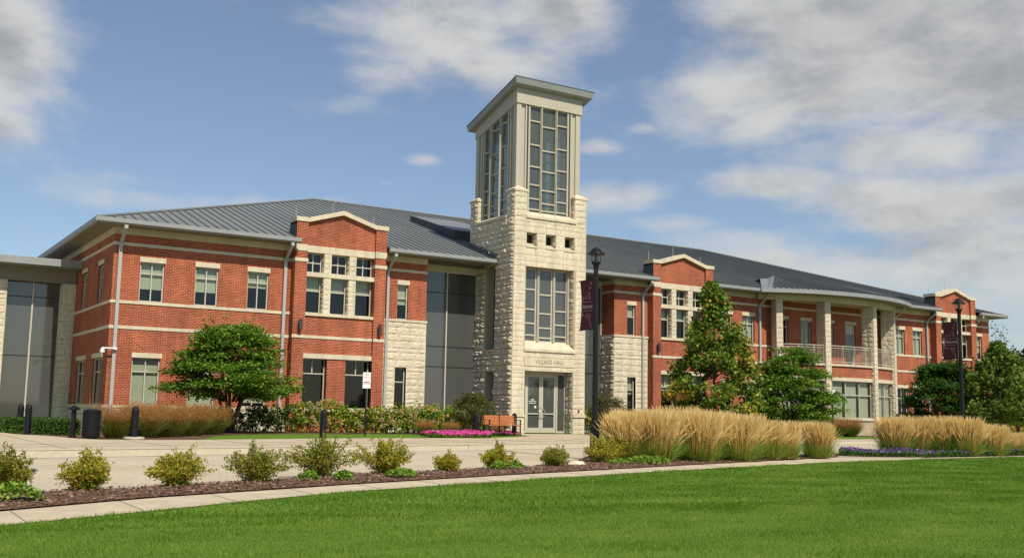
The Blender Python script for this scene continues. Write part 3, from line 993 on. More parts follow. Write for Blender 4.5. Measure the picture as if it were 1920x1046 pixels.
# windows of the main facade
for i, (a, b) in enumerate(LW2):
    window(TS(YF), a, b, 5.2, 6.83, blind=(.33, .36, .58)[i], lintel=(a - .03, b + .04, 6.83, 7.04))
for i, (a, b) in enumerate(LW1):
    window(TS(YF), a, b, 1.0, 2.92, rails=(.71,), blind=(0.0, .0, .1)[i], lintel=(a - .03, b + .05, 2.92, 3.12))
for k, (a, b) in enumerate(((21.80, 22.36), (35.54, 36.10))):
    window(TS(YF), a, b, 5.2, 6.84, muls=(), rails=(.62,), blind=.43 if k == 0 else .6, lintel=(a - .02, b + .06, 6.84, 7.05))
    window(TS(YF), a, b, 1.0, 2.97, muls=(), rails=(.66,), blind=None if k == 0 else .55, depth=.14)
for i, (a, b) in enumerate(RW2):
    window(TS(YF), a, b, 5.2, 6.83, blind=.02 if i else .4, lintel=(a - .03, b + .06, 6.83, 7.04))
    window(TS(YF), a, b, 1.0, 2.92, rails=(.71,), blind=.5, lintel=(a - .03, b + .05, 2.92, 3.12))
for i, (a, b) in enumerate(FW2):
    window(TS(YF), a, b, 5.2, 6.83, blind=.02, lintel=(a - .03, b + .05, 6.83, 7.04))
for a, b in ((57.83, 58.9), (59.5, 60.6)):
    window(TS(YF), a, b, 1.0, 3.02, rails=(.68,), lintel=(a - .05, b + .05, 3.02, 3.22))
for i, (a, b) in enumerate(PW2):
    window(TS(YF), a, b, 5.2, 6.83, blind=(None, .05, None)[i], lintel=(a - .03, b + .04, 6.83, 7.03))
window(TS(YF), 66.55, 67.13, 5.2, 6.83, muls=(), rails=(.62,), blind=.3, lintel=(66.52, 67.18, 6.83, 7.04))
window(TS(YF), 66.55, 67.13, 1.0, 2.9, muls=(), rails=(.62,), blind=.3, lintel=(66.52, 67.18, 2.9, 3.1))
# west wall windows
for a, b, z0, z1, l0, l1 in ((45.95, 46.98, 5.2, 6.85, 45.9, 47.05), (49.42, 50.48, 5.2, 6.85, 49.37, 50.53), (45.2, 47.0, 1.0, 2.92, 45.1, 47.1), (48.6, 50.5, 1.0, 2.92, 48.5, 50.6)):
    window(TW(9.03), a, b, z0, z1, depth=.08, rails=(.7,), lintel=(l0, l1, z1, z1 + .2))
# balcony door
mb = MB()
T = TS(YF)
mb.box(52.97, 53.09, .1, .16, 4.2, 6.83, 'frame_metal', T); mb.box(53.81, 53.93, .1, .16, 4.2, 6.83, 'frame_metal', T); mb.box(53.09, 53.81, .1, .16, 6.25, 6.83, 'frame_metal', T); mb.box(53.09, 53.81, .1, .16, 4.2, 4.5, 'frame_metal', T)
dr = hp(mb, 'balcony_door')
mb = MB(); mb.face([T(53.09, .13, 4.5), T(53.81, .13, 4.5), T(53.81, .13, 6.25), T(53.09, .13, 6.25)], 'curtain_glass'); hp(mb, 'pane', dr)
mb = MB(); mb.box(52.94, 53.97, -.025, .12, 6.83, 7.03, 'cast_stone', T); hp(mb, 'lintel', dr)

# --- projecting gabled bays
def bay(X, detail=True):
    """X = west edge of bay; 4.4 m wide"""
    o = X - 16.55
    yb, ym = 43.72, 43.84
    x0, x1 = X, X + 4.4
    a, b = X + .55, X + 3.85      # inner edges of the piers
    mb = MB()
    T = TS(yb)
    # piers (front faces and sides)
    for (p, q) in ((x0, a), (b, x1)):
        mb.face([(p, yb, 0), (q, yb, 0), (q, yb, 9.22), (p, yb, 9.22)], 'brick')
    mb.face([(x0, 44.25, 0), (x0, yb, 0), (x0, yb, 8.2), (x0, 44.25, 8.2)], 'brick')
    mb.face([(x1, yb, 0), (x1, 44.25, 0), (x1, 44.25, 8.2), (x1, yb, 8.2)], 'brick')
    for xx in (a, b): mb.face([(xx, yb, 0), (xx, ym, 0), (xx, ym, 9.22), (xx, yb, 9.22)], 'brick')
    # ground-floor wall between the piers with two deep openings
    g = [(a, a + 1.17, 1.0, 3.2, .36), (a + 2.06, b, 1.0, 3.2, .36)]
    T2 = TS(ym)
    panel(mb, T2, a, b, 0, 5.08, g, 'brick')
    # gable
    pk = (a + b) / 2
    zg = 9.22; zp = 9.68
    mb.face([(a, ym, 8.18), (b, ym, 8.18), (b, ym, zg), (pk, ym, zp), (a, ym, zg)], 'brick')
    # reveals of upper recess
    mb.face([(a, ym, 5.2), (a, 44.22, 5.2), (a, 44.22, 7.9), (a, ym, 7.9)], 'brick')
    mb.face([(b, ym, 5.2), (b, ym, 7.9), (b, 44.22, 7.9), (b, 44.22, 5.2)], 'brick')
    # back wall behind stone piers is the glass line; narrow strips
    hp(mb, 'bay_wall')
    # side cheeks and back of parapet
    mb = MB()
    for xx, s in ((x0, 1), (x1, -1)):
        mb.face([(xx, yb + .05, 8.18), (xx, 44.75, 8.18), (xx, 44.55, 9.12), (xx, yb + .05, 9.12)], 'dark_flashing')
    mb.face([(x0, 44.55, 8.3), (x1, 44.55, 8.3), (x1, 44.55, 9.22), (x0, 44.55, 9.22)], 'dark_flashing')
    mb.face([(x0 + .02, yb + .14, 9.2), (x1 - .02, yb + .14, 9.2), (x1 - .02, 44.53, 9.2), (x0 + .02, 44.53, 9.2)], 'dark_flashing')
    mb.face([(a, 44.5, zg), (b, 44.5, zg), (pk, 44.5, zp)], 'dark_flashing')
    hp(mb, 'parapet_cheek')
    mb = MB()
    mb.box(x0 - .0, x0 + .002, yb + .0, yb + .06, 8.18, 9.2, 'brick')
    # coping
    c0, c1 = yb - .05, 44.60
    mb2 = MB()
    prof = [(x0 - .05, 9.215), (a + .02, 9.215), (pk, 9.695), (b - .02, 9.215), (x1 + .05, 9.215), (x1 + .05, 9.41), (b - .0, 9.41), (pk, 9.90), (a + .0, 9.41), (x0 - .05, 9.41)]
    mb2.prism(prof, 'y', c0, c1, 'cast_stone')
    hp(mb2, 'coping')
    # frieze and strings
    mb = MB()
    mb.box(x0 - .025, a + .01, yb - .03, yb + .1, 7.90, 8.19, 'cast_stone'); mb.box(b - .01, x1 + .025, yb - .03, yb + .1, 7.90, 8.19, 'cast_stone')
    mb.box(a + .013, b - .013, ym - .03, 44.15, 7.88, 8.18, 'cast_stone')
    hp(mb, 'frieze')
    for (p, q) in ((x0 - .03, a + .03), (b - .03, x1 + .03)):
        mb = MB(); mb.box(p, q, yb - .035, 44.17, 7.42, 7.57, 'cast_stone')
        hp(mb, 'string_course')
    mb = MB(); mb.box(x0 - .025, a, yb - .03, yb + .1, 4.06, 4.2, 'cast_stone'); mb.box(a, b, ym - .03, ym + .1, 4.065, 4.195, 'cast_stone'); mb.box(b, x1 + .025, yb - .03, yb + .1, 4.06, 4.2, 'cast_stone')
    hp(mb, 'string_course')
    mb = MB(); mb.box(a, b, ym - .05, 44.3, 6.8, 7.0, 'cast_stone'); hp(mb, 'transom_band')
    mb = MB(); mb.box(a - .0, b + .0, ym - .08, 44.3, 5.06, 5.19, 'cast_stone'); hp(mb, 'sill')
    mb = MB(); mb.box(a - .01, b + .01, ym - .05, ym + .1, 3.19, 3.40, 'cast_stone'); hp(mb, 'lintel')
    mb = MB(); mb.box(x0 - .04, x1 + .04, yb - .04, ym + .4, .88, 1.0, 'cast_stone'); hp(mb, 'water_table')
    # stone piers between the upper windows
    for q in (1.41, 2.62):
        for (z0, z1, s) in ((5.19, 6.8, 5), (7.0, 7.88, 6)):
            mb = MB()
            xa, xb = X + q, X + q + .34
            mb.box(xa + .004, xb - .004, ym + .0, 44.25, z0, z1, 'mortar')
            ashlar(mb, TS(ym), xa, xb, z0, z1, ch=(.2, .24), bl=(.34, .4), proud=.014, seed=int(q * 10) + s)
            ashlar(mb, TW(xa), ym, 44.16, z0, z1, ch=(.22, .28), bl=(.34, .4), proud=.04, seed=int(q * 10) + s + 40)
            hp(mb, 'stone_pier')
    # windows
    T3 = TS(44.08)
    for k, (p, q) in enumerate(((.57, 1.36), (1.75, 2.57), (2.96, 3.83))):
        window(T3, X + p, X + q, 7.0, 7.88, depth=.02, muls=(.5,), rails=(.5,), fw=.045)
        window(T3, X + p, X + q, 5.19, 6.8, depth=.02, muls=(), rails=(.62,), blind=.64, fw=.045)
    for (p, q) in ((a, a + 1.17), (a + 2.06, b)):
        window(TS(44.10), p, q, 1.0, 3.19, depth=.02, muls=(.5,), rails=(.70,), upper_only=True, fw=.05, blind=.6 if X > 30 else None)
    # wall lights
    for xc in (X + .30, X + 4.12):
        mb = MB(); mb.lathe([(0, 0), (.075, 0), (.085, .02), (.085, .46), (.07, .48), (0, .48)], 'fixture_grey', 14, (xc, yb - .15, 4.38))
        mb.box(xc - .05, xc + .05, yb - .12, yb - .0, 4.5, 4.74, 'fixture_grey')
        hp(mb, 'wall_light')
    # lightning rods
    for xc, zc in ((x0 + .15, 9.4), (pk - .3, 9.78), (b + .1, 9.4)):
        mb = MB(); mb.tube([(xc, 44.3, zc), (xc, 44.3, zc + .55)], .012, 'rod_metal', 6); hp(mb, 'lightning_rod')


for X in (16.55, 36.95, 61.40): bay(X)

# --- curtain walls by the tower
def curtain(x0, x1, mull):
    y = 45.28
    T = TS(y)
    mb = MB()
    mb.box(x0, x0 + .06, 0, .1, 0, 7.83, 'frame_metal', T); mb.box(x1 - .06, x1, 0, .1, 0, 7.83, 'frame_metal', T)
    mb.box(x0 + .06, x1 - .06, 0, .1, 7.77, 7.83, 'frame_metal', T); mb.box(x0 + .06, x1 - .06, 0, .1, 0, .12, 'frame_metal', T)
    mb.box(mull - .035, mull + .035, -.03, .09, .12, 7.77, 'frame_metal', T)
    for z in (6.77, 4.13, 3.14):
        mb.box(x0 + .06, mull - .036, .02, .06, z - .018, z + .018, 'dark_joint', T); mb.box(mull + .036, x1 - .06, .02, .06, z - .018, z + .018, 'dark_joint', T)
    fr = hp(mb, 'glass_wall')
    mb = MB(); mb.face([T(x0 + .03, .045, .1), T(x1 - .03, .045, .1), T(x1 - .03, .045, 7.8), T(x0 + .03, .045, 7.8)], 'curtain_glass'); hp(mb, 'pane', fr)
    mb = MB(); mb.box(x0, x1, y - .02, y + .2, 7.83, 8.18, 'cast_stone'); hp(mb, 'frieze')


curtain(23.34, 26.75, 25.04)
curtain(31.06, 34.63, 33.0)

# --- interior shells seen through the glass
mb = MB()
mb.box(9.4, 67.6, 49.5, 49.6, 0.05, 8.1, 'interior')
mb.box(9.4, 26.7, 44.6, 49.5, .03, .05, 'interior'); mb.box(31.1, 67.6, 44.6, 49.5, .03, .05, 'interior')
mb.box(9.4, 23.2, 44.6, 49.5, 3.9, 4.05, 'interior'); mb.box(34.8, 67.6, 44.6, 49.5, 3.9, 4.05, 'interior')
mb.box(23.4, 26.7, 46.6, 49.5, 3.75, 3.95, 'interior'); mb.box(31.1, 34.6, 46.6, 49.5, 3.75, 3.95, 'interior')
mb.box(9.4, 67.6, 44.5, 49.5, 8.12, 8.16, 'interior')
for x in (9.45, 12.0, 14.2, 16.2, 20.9, 23.3, 34.75, 41.6, 45.9, 49.5, 52.5, 57, 61.5, 65.9): mb.box(x, x + .1, 45.0, 49.5, .05, 8.1, 'interior')
mb.box(25.6, 26.5, 47.5, 47.6, .1, 2.1, 'board_green')
hp(mb, 'interior_walls')

# --- roof
ZE = 8.33          # eave height at y = 43.3
XE0, XE1, YE0, YE1 = 8.14, 68.85, 43.3, 73.1
SL = 1 / 3.0
YR = 58.2; XR0 = XE0 + (YR - YE0); XR1 = XE1 - (YR - YE0); ZR = ZE + (YR - YE0) * SL
def zroof(y): return ZE + (y - YE0) * SL


def roof():
    mb = MB()
    # south slope in strips, notched where bays and tower rise through it
    cuts = [(XE0, 16.55, YE0), (16.55, 20.95, 44.55), (20.95, 26.77, YE0), (26.77, 31.04, 46.1), (31.04, 36.95, YE0), (36.95, 41.35, 44.55), (41.35, 61.40, YE0), (61.40, 65.80, 44.55), (65.8, XE1, YE0)]
    for a, b, y0 in cuts:
        xs = sorted({a, b} | {x for x in (XR0, XR1) if a < x < b})
        for p, q in zip(xs[:-1], xs[1:]):
            def top(x): return min(YR, YE0 + (x - XE0), YE0 + (XE1 - x))
            tp, tq = max(top(p), y0), max(top(q), y0)
            mb.face([(p, y0, zroof(y0)), (q, y0, zroof(y0)), (q, tq, zroof(tq)), (p, tp, zroof(tp))], 'roof_metal')
    mb.face([(XE0, YE1, ZE), (XE0, YE0, ZE), (XR0, YR, ZR)], 'roof_metal')
    mb.face([(XE1, YE0, ZE), (XE1, YE1, ZE), (XR1, YR, ZR)], 'roof_metal')
    mb.face([(XE1, YE1, ZE), (XE0, YE1, ZE), (XR0, YR, ZR), (XR1, YR, ZR)], 'roof_metal')
    # standing seams
    x = XE0 + .30
    h, w = .055, .014
    while x < XE1 - .2:
        y0 = YE0 + .02
        for a, b, yy in cuts:
            if a - .03 < x < b + .03 and yy > y0: y0 = yy
        y1 = min(YR, YE0 + (x - XE0), YE0 + (XE1 - x))
        if y1 - y0 > .15:
            mb.hexa([(x - w, y0, zroof(y0) - .01), (x + w, y0, zroof(y0) - .01), (x + w, y1, zroof(y1) - .01), (x - w, y1, zroof(y1) - .01),
                     (x - w, y0, zroof(y0) + h), (x + w, y0, zroof(y0) + h), (x + w, y1, zroof(y1) + h), (x - w, y1, zroof(y1) + h)], 'roof_metal')
        x += .42
    y = YE0 + .4
    while y < YE1 - .3:      # west and east slopes
        t = min(y - YE0, YE1 - y)
        for X0, s in ((XE0, 1), (XE1, -1)):
            p, q = X0 + s * .02, X0 + s * t
            if t > .3:
                mb.hexa([(p, y - w, ZE - .01), (p, y + w, ZE - .01), (q, y + w, ZE + t * SL - .01), (q, y - w, ZE + t * SL - .01),
                         (p, y - w, ZE + h), (p, y + w, ZE + h), (q, y + w, ZE + t * SL + h), (q, y - w, ZE + t * SL + h)], 'roof_metal')
        y += .42
    # hip and ridge caps
    for p, q in (((XE0, YE0, ZE), (XR0, YR, ZR)), ((XE1, YE0, ZE), (XR1, YR, ZR)), ((XR0, YR, ZR), (XR1, YR, ZR))):
        p, q = Vector(p), Vector(q); up = Vector((0, 0, .07))
        mb.tube([p + up * .4, q + up * .4], .07, 'roof_metal', 6)
    rf = hp(mb, 'roof')
    # soffits
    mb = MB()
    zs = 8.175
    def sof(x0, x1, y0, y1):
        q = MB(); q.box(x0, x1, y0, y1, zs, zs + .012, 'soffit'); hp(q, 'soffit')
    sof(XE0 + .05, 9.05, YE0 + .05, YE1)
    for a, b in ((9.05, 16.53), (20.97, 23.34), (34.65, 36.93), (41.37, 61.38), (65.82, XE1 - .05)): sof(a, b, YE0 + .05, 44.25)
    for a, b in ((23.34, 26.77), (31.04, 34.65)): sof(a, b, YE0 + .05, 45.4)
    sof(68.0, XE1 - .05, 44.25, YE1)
    # gutters
    zb, zt = 8.155, 8.375
    for a, b in ((XE0 - .02, 16.62), (20.90, 26.80), (31.0, 37.02), (41.28, 45.2), (57.45, 61.47), (65.73, XE1 + .02)):
        mb = MB()
        mb.prism([(YE0 - .06, zt), (YE0 - .06, zb + .06), (YE0 - .0, zb), (YE0 + .10, zb), (YE0 + .10, zt - .06), (YE0 + .05, zt - .02)], 'x', a, b, 'gutter_metal')
        hp(mb, 'gutter')
    for X in (XE0, XE1):
        s = 1 if X < 30 else -1
        mb = MB(); mb.prism([(X - s * .06, zt), (X - s * .06, zb + .06), (X, zb), (X + s * .10, zb), (X + s * .10, zt - .06), (X + s * .05, zt - .02)], 'y', YE0 + .0, YE1, 'gutter_metal'); hp(mb, 'gutter')
    # skylight monitor on the slope beside the tower
    mb = MB()
    x0, x1 = 27.2, 30.6; ya, yb = 48.6, 53.8
    za = zroof(ya); zb2 = zroof(yb)
    mb.hexa([(x0, ya, za - .05), (x1, ya, za - .05), (x1, yb, zb2 - .05), (x0, yb, zb2 - .05), (x0, ya, za + .52), (x1, ya, za + .52), (x1, yb, zb2 + .32), (x0, yb, zb2 + .32)], 'dark_flashing')
    mon = hp(mb, 'skylight')
    mb = MB()
    k = 7
    for i in range(k):
        p = x0 + .08 + (x1 - x0 - .16) * i / k; q = p + (x1 - x0 - .16) / k - .05
        mb.face([(p, ya + .06, za + .535), (q, ya + .06, za + .535), (q, yb - .06, zb2 + .335), (p, yb - .06, zb2 + .335)], 'light_flashing')
    hp(mb, 'skylight_pane', mon)
    # flashing stepping up the tower flank
    mb = MB()
    y = 43.4
    while y < 46.0:
        z = zroof(y)
        mb.box(26.66, 26.70, y, y + .34, z - .05, z + .34, 'dark_flashing'); y += .345
    hp(mb, 'step_flashing')
    # cricket beside the far bay
    mb = MB(); mb.face([(61.38, 44.6, 9.05), (60.3, 45.9, 9.35), (61.38, 46.4, 9.42)], 'light_flashing'); hp(mb, 'roof_cricket')
    # ridge rods
    for x in (24.5, 33, 41, 47, 53):
        mb = MB(); mb.tube([(x, YR, ZR), (x, YR, ZR + .5)], .012, 'rod_metal', 5); hp(mb, 'lightning_rod')


roof()


def downspout(x, y=44.1, zb=.1, dx=.22, w=.065):
    mb = MB()
    yy = y
    def seg(p, q, wx, wy):
        mb.hexa([(p[0] - wx, p[1] - wy, p[2]), (p[0] + wx, p[1] - wy, p[2]), (p[0] + wx, p[1] + wy, p[2]), (p[0] - wx, p[1] + wy, p[2]),
                 (q[0] - wx, q[1] - wy, q[2]), (q[0] + wx, q[1] - wy, q[2]), (q[0] + wx, q[1] + wy, q[2]), (q[0] - wx, q[1] + wy, q[2])], 'downspout_metal')
    seg((x, yy, zb), (x, yy, 7.5), w, .05)
    seg((x, yy - .0, 7.49), (x + .0, 43.36, 8.02), w + .002, .052)
    seg((x, 43.36, 8.01), (x, 43.36, 8.17), w + .004, .055)
    hp(mb, 'downspout')


for x in (9.26, 16.25, 21.25, 36.55, 45.40, 57.62, 60.95, 66.1): downspout(x)

# --- security camera on the west corner
mb = MB()
mb.box(9.18, 9.34, 43.92, 44.2, 3.19, 3.28, 'camera_white')
mb.box(8.75, 9.2, 43.90, 43.95, 3.21, 3.27, 'camera_white')
sc_ = hp(mb, 'security_camera')
mb = MB(); mb.lathe([(0, .17), (.06, .16), (.085, .10), (.095, 0), (0, 0)], 'camera_white', 14, (8.78, 43.92, 3.06)); hp(mb, 'camera_dome', sc_)

# --- link building on the far left
def link():
    Y0 = 51.73
    mb = MB(); mb.box(-6, 9.02, 50.7, 66, 7.15, 7.47, 'gutter_metal'); hp(mb, 'link_roof')
    for a, b in ((8.45, 9.02), (5.1, 6.12), (-1.0, .1)):
        mb = MB(); panel(mb, TS(Y0), a, b, 0, 6.5, [], 'mortar'); panel(mb, TW(a), Y0, 52.5, 0, 6.5, [], 'mortar')
        mb.face([(b, Y0, 0), (b, 52.5, 0), (b, 52.5, 6.5), (b, Y0, 6.5)], 'mortar')
        ashlar(mb, TS(Y0), a, b, 0, 6.5, seed=int(a * 3 + 20), proud=.03, bl=(.3, .6)); ashlar(mb, TW(a), Y0, 52.4, 0, 6.5, seed=int(a * 3 + 21), proud=.05)
        hp(mb, 'stone_pier')
    mb = MB(); mb.box(-6, 9.0, Y0 + .05, Y0 + .8, 6.5, 7.15, 'soffit'); hp(mb, 'frieze')
    T = TS(52.15)
    for x0, x1, mm in ((6.12, 8.45, 7.25), (.1, 5.1, 2.6)):
        mb = MB()
        mb.box(x0, x0 + .06, 0, .1, 0, 6.5, 'frame_metal', T); mb.box(x1 - .06, x1, 0, .1, 0, 6.5, 'frame_metal', T)
        mb.box(mm - .035, mm + .035, -.03, .09, .0, 6.5, 'frame_metal', T)
        for z in (5.82, 3.15): mb.box(x0 + .06, mm - .036, .02, .06, z - .018, z + .018, 'dark_joint', T); mb.box(mm + .036, x1 - .06, .02, .06, z - .018, z + .018, 'dark_joint', T)
        fr = hp(mb, 'glass_wall')
        mb = MB(); mb.face([T(x0 + .03, .045, .0), T(x1 - .03, .045, .0), T(x1 - .03, .045, 6.5), T(x0 + .03, .045, 6.5)], 'curtain_glass'); hp(mb, 'pane', fr)
    mb = MB(); mb.box(-6, 9.0, 57, 57.1, 0, 7.1, 'interior'); mb.box(-6, 9.0, 52.4, 57, .02, .04, 'interior'); mb.box(-6, 9.0, 55, 57, 3.7, 3.9, 'interior'); hp(mb, 'interior_walls')


link()

# --- curved portico
PC = (51.35, 54.5)
def arcpt(r, a, z): return (PC[0] + r * math.sin(a), PC[1] - r * math.cos(a), z)


def arcband(mb, r0, r1, z0, z1, a0, a1, mat, n=28):
    """solid ring segment, r0 outer, r1 inner"""
    for i in range(n):
        p, q = a0 + (a1 - a0) * i / n, a0 + (a1 - a0) * (i + 1) / n
        mb.hexa([arcpt(r0, p, z0), arcpt(r0, q, z0), arcpt(r1, q, z0), arcpt(r1, p, z0), arcpt(r0, p, z1), arcpt(r0, q, z1), arcpt(r1, q, z1), arcpt(r1, p, z1)], mat)


def arcpanel(mb, r, z0, z1, a0, a1, mat, n=28):
    for i in range(n):
        p, q = a0 + (a1 - a0) * i / n, a0 + (a1 - a0) * (i + 1) / n
        mb.face([arcpt(r, p, z0), arcpt(r, q, z0), arcpt(r, q, z1), arcpt(r, p, z1)], mat)


def portico():
    R0 = 12.3
    A = R(30.5)
    cols = [R(-24.8), R(-9.95), R(9.75), R(24.8)]
    mb = MB(); arcpanel(mb, R0 - .12, 3.41, 4.07, -A, A, 'brick', 40); hp(mb, 'curved_brick_band')
    mb = MB(); arcband(mb, R0 - .03, R0 - .5, 4.07, 4.2, -A, A, 'cast_stone'); hp(mb, 'balcony_sill')
    mb = MB(); arcband(mb, R0 - .06, R0 - .4, 3.2, 3.41, -A, A, 'cast_stone'); hp(mb, 'curved_lintel')
    mb = MB()
    for i in range(28):
        p, q = -A + 2 * A * i / 28, -A + 2 * A * (i + 1) / 28
        P_, Q_ = arcpt(R0 - .45, p, 4.1), arcpt(R0 - .45, q, 4.1)
        mb.face([P_, Q_, (Q_[0], 44.2, 4.1), (P_[0], 44.2, 4.1)], 'concrete_base')
    hp(mb, 'balcony_floor')
    mb = MB(); arcpanel(mb, R0 - .1, 0, .87, -A, A, 'mortar', 40); hp(mb, 'stone_base')
    mb = MB(); arcband(mb, R0 - .03, R0 - .3, .87, 1.0, -A, A, 'cast_stone'); hp(mb, 'water_table')
    mb = MB(); arcband(mb, R0, R0 - .45, 7.85, 8.17, -A, A, 'cast_stone'); hp(mb, 'portico_beam')
    # soffit inside and outside
    mb = MB()
    for i in range(28):
        p, q = -A + 2 * A * i / 28, -A + 2 * A * (i + 1) / 28
        P_, Q_ = arcpt(13.16, p, 8.172), arcpt(13.16, q, 8.172)
        mb.face([P_, Q_, (Q_[0], 44.2, 8.172), (P_[0], 44.2, 8.172)], 'soffit')
    hp(mb, 'portico_soffit')
    # columns
    for k, a in enumerate(cols):
        T = TR(PC[0], PC[1], R0 + .06, a)
        mb = MB()
        mb.box(-.20, .20, .01, .55, 0, 4.2, 'mortar', T); mb.box(-.20, .20, .01, .80, 4.2, 7.86, 'mortar', T)
        ashlar(mb, lambda u, v, w: T(u, v + .0, w), -.205, .205, 0, 7.85, ch=(.28, .32), bl=(.41, .5), proud=.022, seed=60 + k)
        # west flank
        def Tw(u, v, w): return T(-.20 + v, u, w)
        ashlar(mb, Tw, .02, .80, 4.2, 7.85, ch=(.3, .26, .34), bl=(.34, .46), proud=.03, seed=70 + k)
        ashlar(mb, Tw, .02, .22, 0, 4.2, ch=(.3, .26, .34), bl=(.2, .3), proud=.03, seed=80 + k)
        hp(mb, 'column')
    # glazing
    segs = [(cols[0], cols[1]), (cols[1], cols[2]), (cols[2], cols[3])]
    hw = .23 / R0
    for (p, q) in segs:
        p += hw; q -= hw
        mb = MB(); r = R0 - .2
        ms = [p + (q - p) * t for t in ((0, 1 / 3, 2 / 3, 1) if q - p > .3 else (0, .5, 1))]
        for m in ms:
            T = TR(PC[0], PC[1], r, m); mb.box(-.03, .03, 0, .08, 1.0, 3.2, 'frame_metal', T)
        for z in (1.03, 2.38, 3.17): arcband(mb, r - .005, r - .075, z - .03, z + .03, p, q, 'frame_metal', 10)
        fr = hp(mb, 'window')
        mb = MB(); arcpanel(mb, r - .04, 1.0, 3.2, p, q, 'window_glass', 12); hp(mb, 'pane', fr)
        for m0, m1 in zip(ms[:-1], ms[1:]):
            mb = MB(); arcband(mb, r - .14, r - .15, 1.02, 3.18, m0 + .004, m1 - .012, 'blind', 4); hp(mb, 'blind', fr)
    # railings between the columns
    for (p, q) in segs:
        mb = MB(); r = R0 - .12
        p += hw; q -= hw
        for z, t in ((5.27, .022), (5.14, .014), (4.32, .018)):
            arcband(mb, r + t, r - t, z - t, z + t, p, q, 'panel_beige', 12)
        nb = int((q - p) * r / .11)
        for i in range(nb + 1):
            a = p + (q - p) * i / nb
            big = i % 9 == 0 or i == nb
            w_ = .022 if big else .007
            T = TR(PC[0], PC[1], r, a); mb.box(-w_, w_, -w_, w_, 4.2 if big else 4.32, 5.25 if big else 5.14, 'panel_beige', T)
        hp(mb, 'railing')
    # gutter and roof
    GA = math.acos((54.5 - 43.3) / 13.2)
    mb = MB(); arcband(mb, 13.26, 13.1, 8.155, 8.375, -GA + .02, GA - .02, 'gutter_metal', 40); hp(mb, 'curved_gutter')
    mb = MB()
    # upper edge of the low curved roof, standing a little above the main slope behind it
    TC = [(45.42, 43.28, 8.42), (47.5, 44.9, 9.56), (49.4, 45.15, 9.60), (51.5, 45.25, 9.55), (53.4, 45.25, 9.46), (55.2, 45.2, 9.33), (57.0, 45.0, 9.14), (58.2, 43.5, 8.44)]
    def tcx(x):
        T2 = TC[1:-1]
        xs_ = [p[0] for p in T2]
        return Vector((x, float(np.interp(x, xs_, [p[1] for p in T2])), float(np.interp(x, xs_, [p[2] for p in T2]))))
    def tc(t): return tcx(TC[1][0] + (TC[-2][0] - TC[1][0]) * t)
    def ea(x):
        x = min(max(x, PC[0] - 13.2 * math.sin(GA)), PC[0] + 13.2 * math.sin(GA)); return Vector((x, PC[1] - math.sqrt(13.2 ** 2 - (x - PC[0]) ** 2), 8.37))
    g0, g1 = -GA + .07, GA - .02
    xe0, xe1 = arcpt(13.2, g0, 0)[0], arcpt(13.2, g1, 0)[0]
    # west end: a triangle from the eave corner up to the raised edge, then strips that run straight back
    mb.face([ea(xe0), ea(TC[1][0]), tc(0)], 'roof_metal')
    n = 24
    for i in range(n):
        xa = TC[1][0] + (TC[-2][0] - TC[1][0]) * i / n; xb = TC[1][0] + (TC[-2][0] - TC[1][0]) * (i + 1) / n
        mb.face([ea(xa), ea(xb), tcx(xb), tcx(xa)], 'roof_metal')
        B0, B1 = tcx(xa), tcx(xb)
        C0, C1 = Vector((B0.x, B0.y + 1.2, zroof(B0.y + 1.2) - .05)), Vector((B1.x, B1.y + 1.2, zroof(B1.y + 1.2) - .05))
        mb.face([B0, B1, C1, C0], 'roof_metal')
    x = xe0 + .2
    while x < xe1 - .1:
        A0 = ea(x)
        if x < TC[1][0]: f_ = (x - xe0) / (TC[1][0] - xe0); B0 = ea(xe0).lerp(tc(0), f_); B0.x = x
        elif x > TC[-2][0]: B0 = tc(1.0).lerp(Vector((58.33, 43.3, 8.36)), (x - TC[-2][0]) / (58.33 - TC[-2][0])); B0.x = x
        else: B0 = tcx(x)
        T_ = Vector((.013, 0, 0)); up = Vector((0, 0, .085))
        mb.hexa([A0 - T_, A0 + T_, B0 + T_, B0 - T_, A0 - T_ + up, A0 + T_ + up, B0 + T_ + up, B0 - T_ + up], 'roof_metal')
        x += .32
    e = Vector((58.33, 43.3, 8.36)); b_ = tc(1.0)
    mb.face([Vector(arcpt(13.2, g1, 8.37)), e, b_], 'roof_metal'); mb.face([e, Vector((b_.x, b_.y + 1.2, zroof(b_.y + 1.2) - .05)), b_], 'roof_metal')
    hp(mb, 'portico_roof')
    # bright metal cheek and valley at the west end of the portico roof
    mb = MB()
    P0 = Vector(arcpt(13.2, g0, 8.38)); B0 = tc(0.0)
    P1 = Vector((44.75, 43.3, 8.36)); B1 = Vector((46.75, 45.35, 9.32))
    mid0, mid1 = P0.lerp(P1, .45) + Vector((0, 0, -.02)), B0.lerp(B1, .45) + Vector((0, 0, -.12))
    mb.face([P1, mid0, mid1, B1], 'light_flashing'); mb.face([mid0, P0, B0, mid1], 'light_flashing')
    mb.face([P1, B1, (B1.x, B1.y, zroof(B1.y) - .05)], 'light_flashing'); mb.face([B1, mid1, B0, (B0.x, B0.y + 1.2, zroof(B0.y + 1.2) - .05), (B1.x, B1.y + .6, zroof(B1.y + .6) - .05)], 'roof_metal')
    hp(mb, 'valley_flashing')


portico()

# --- the tower
TX0, TX1, TY0, TY1 = 26.77, 31.04, 41.91, 46.1


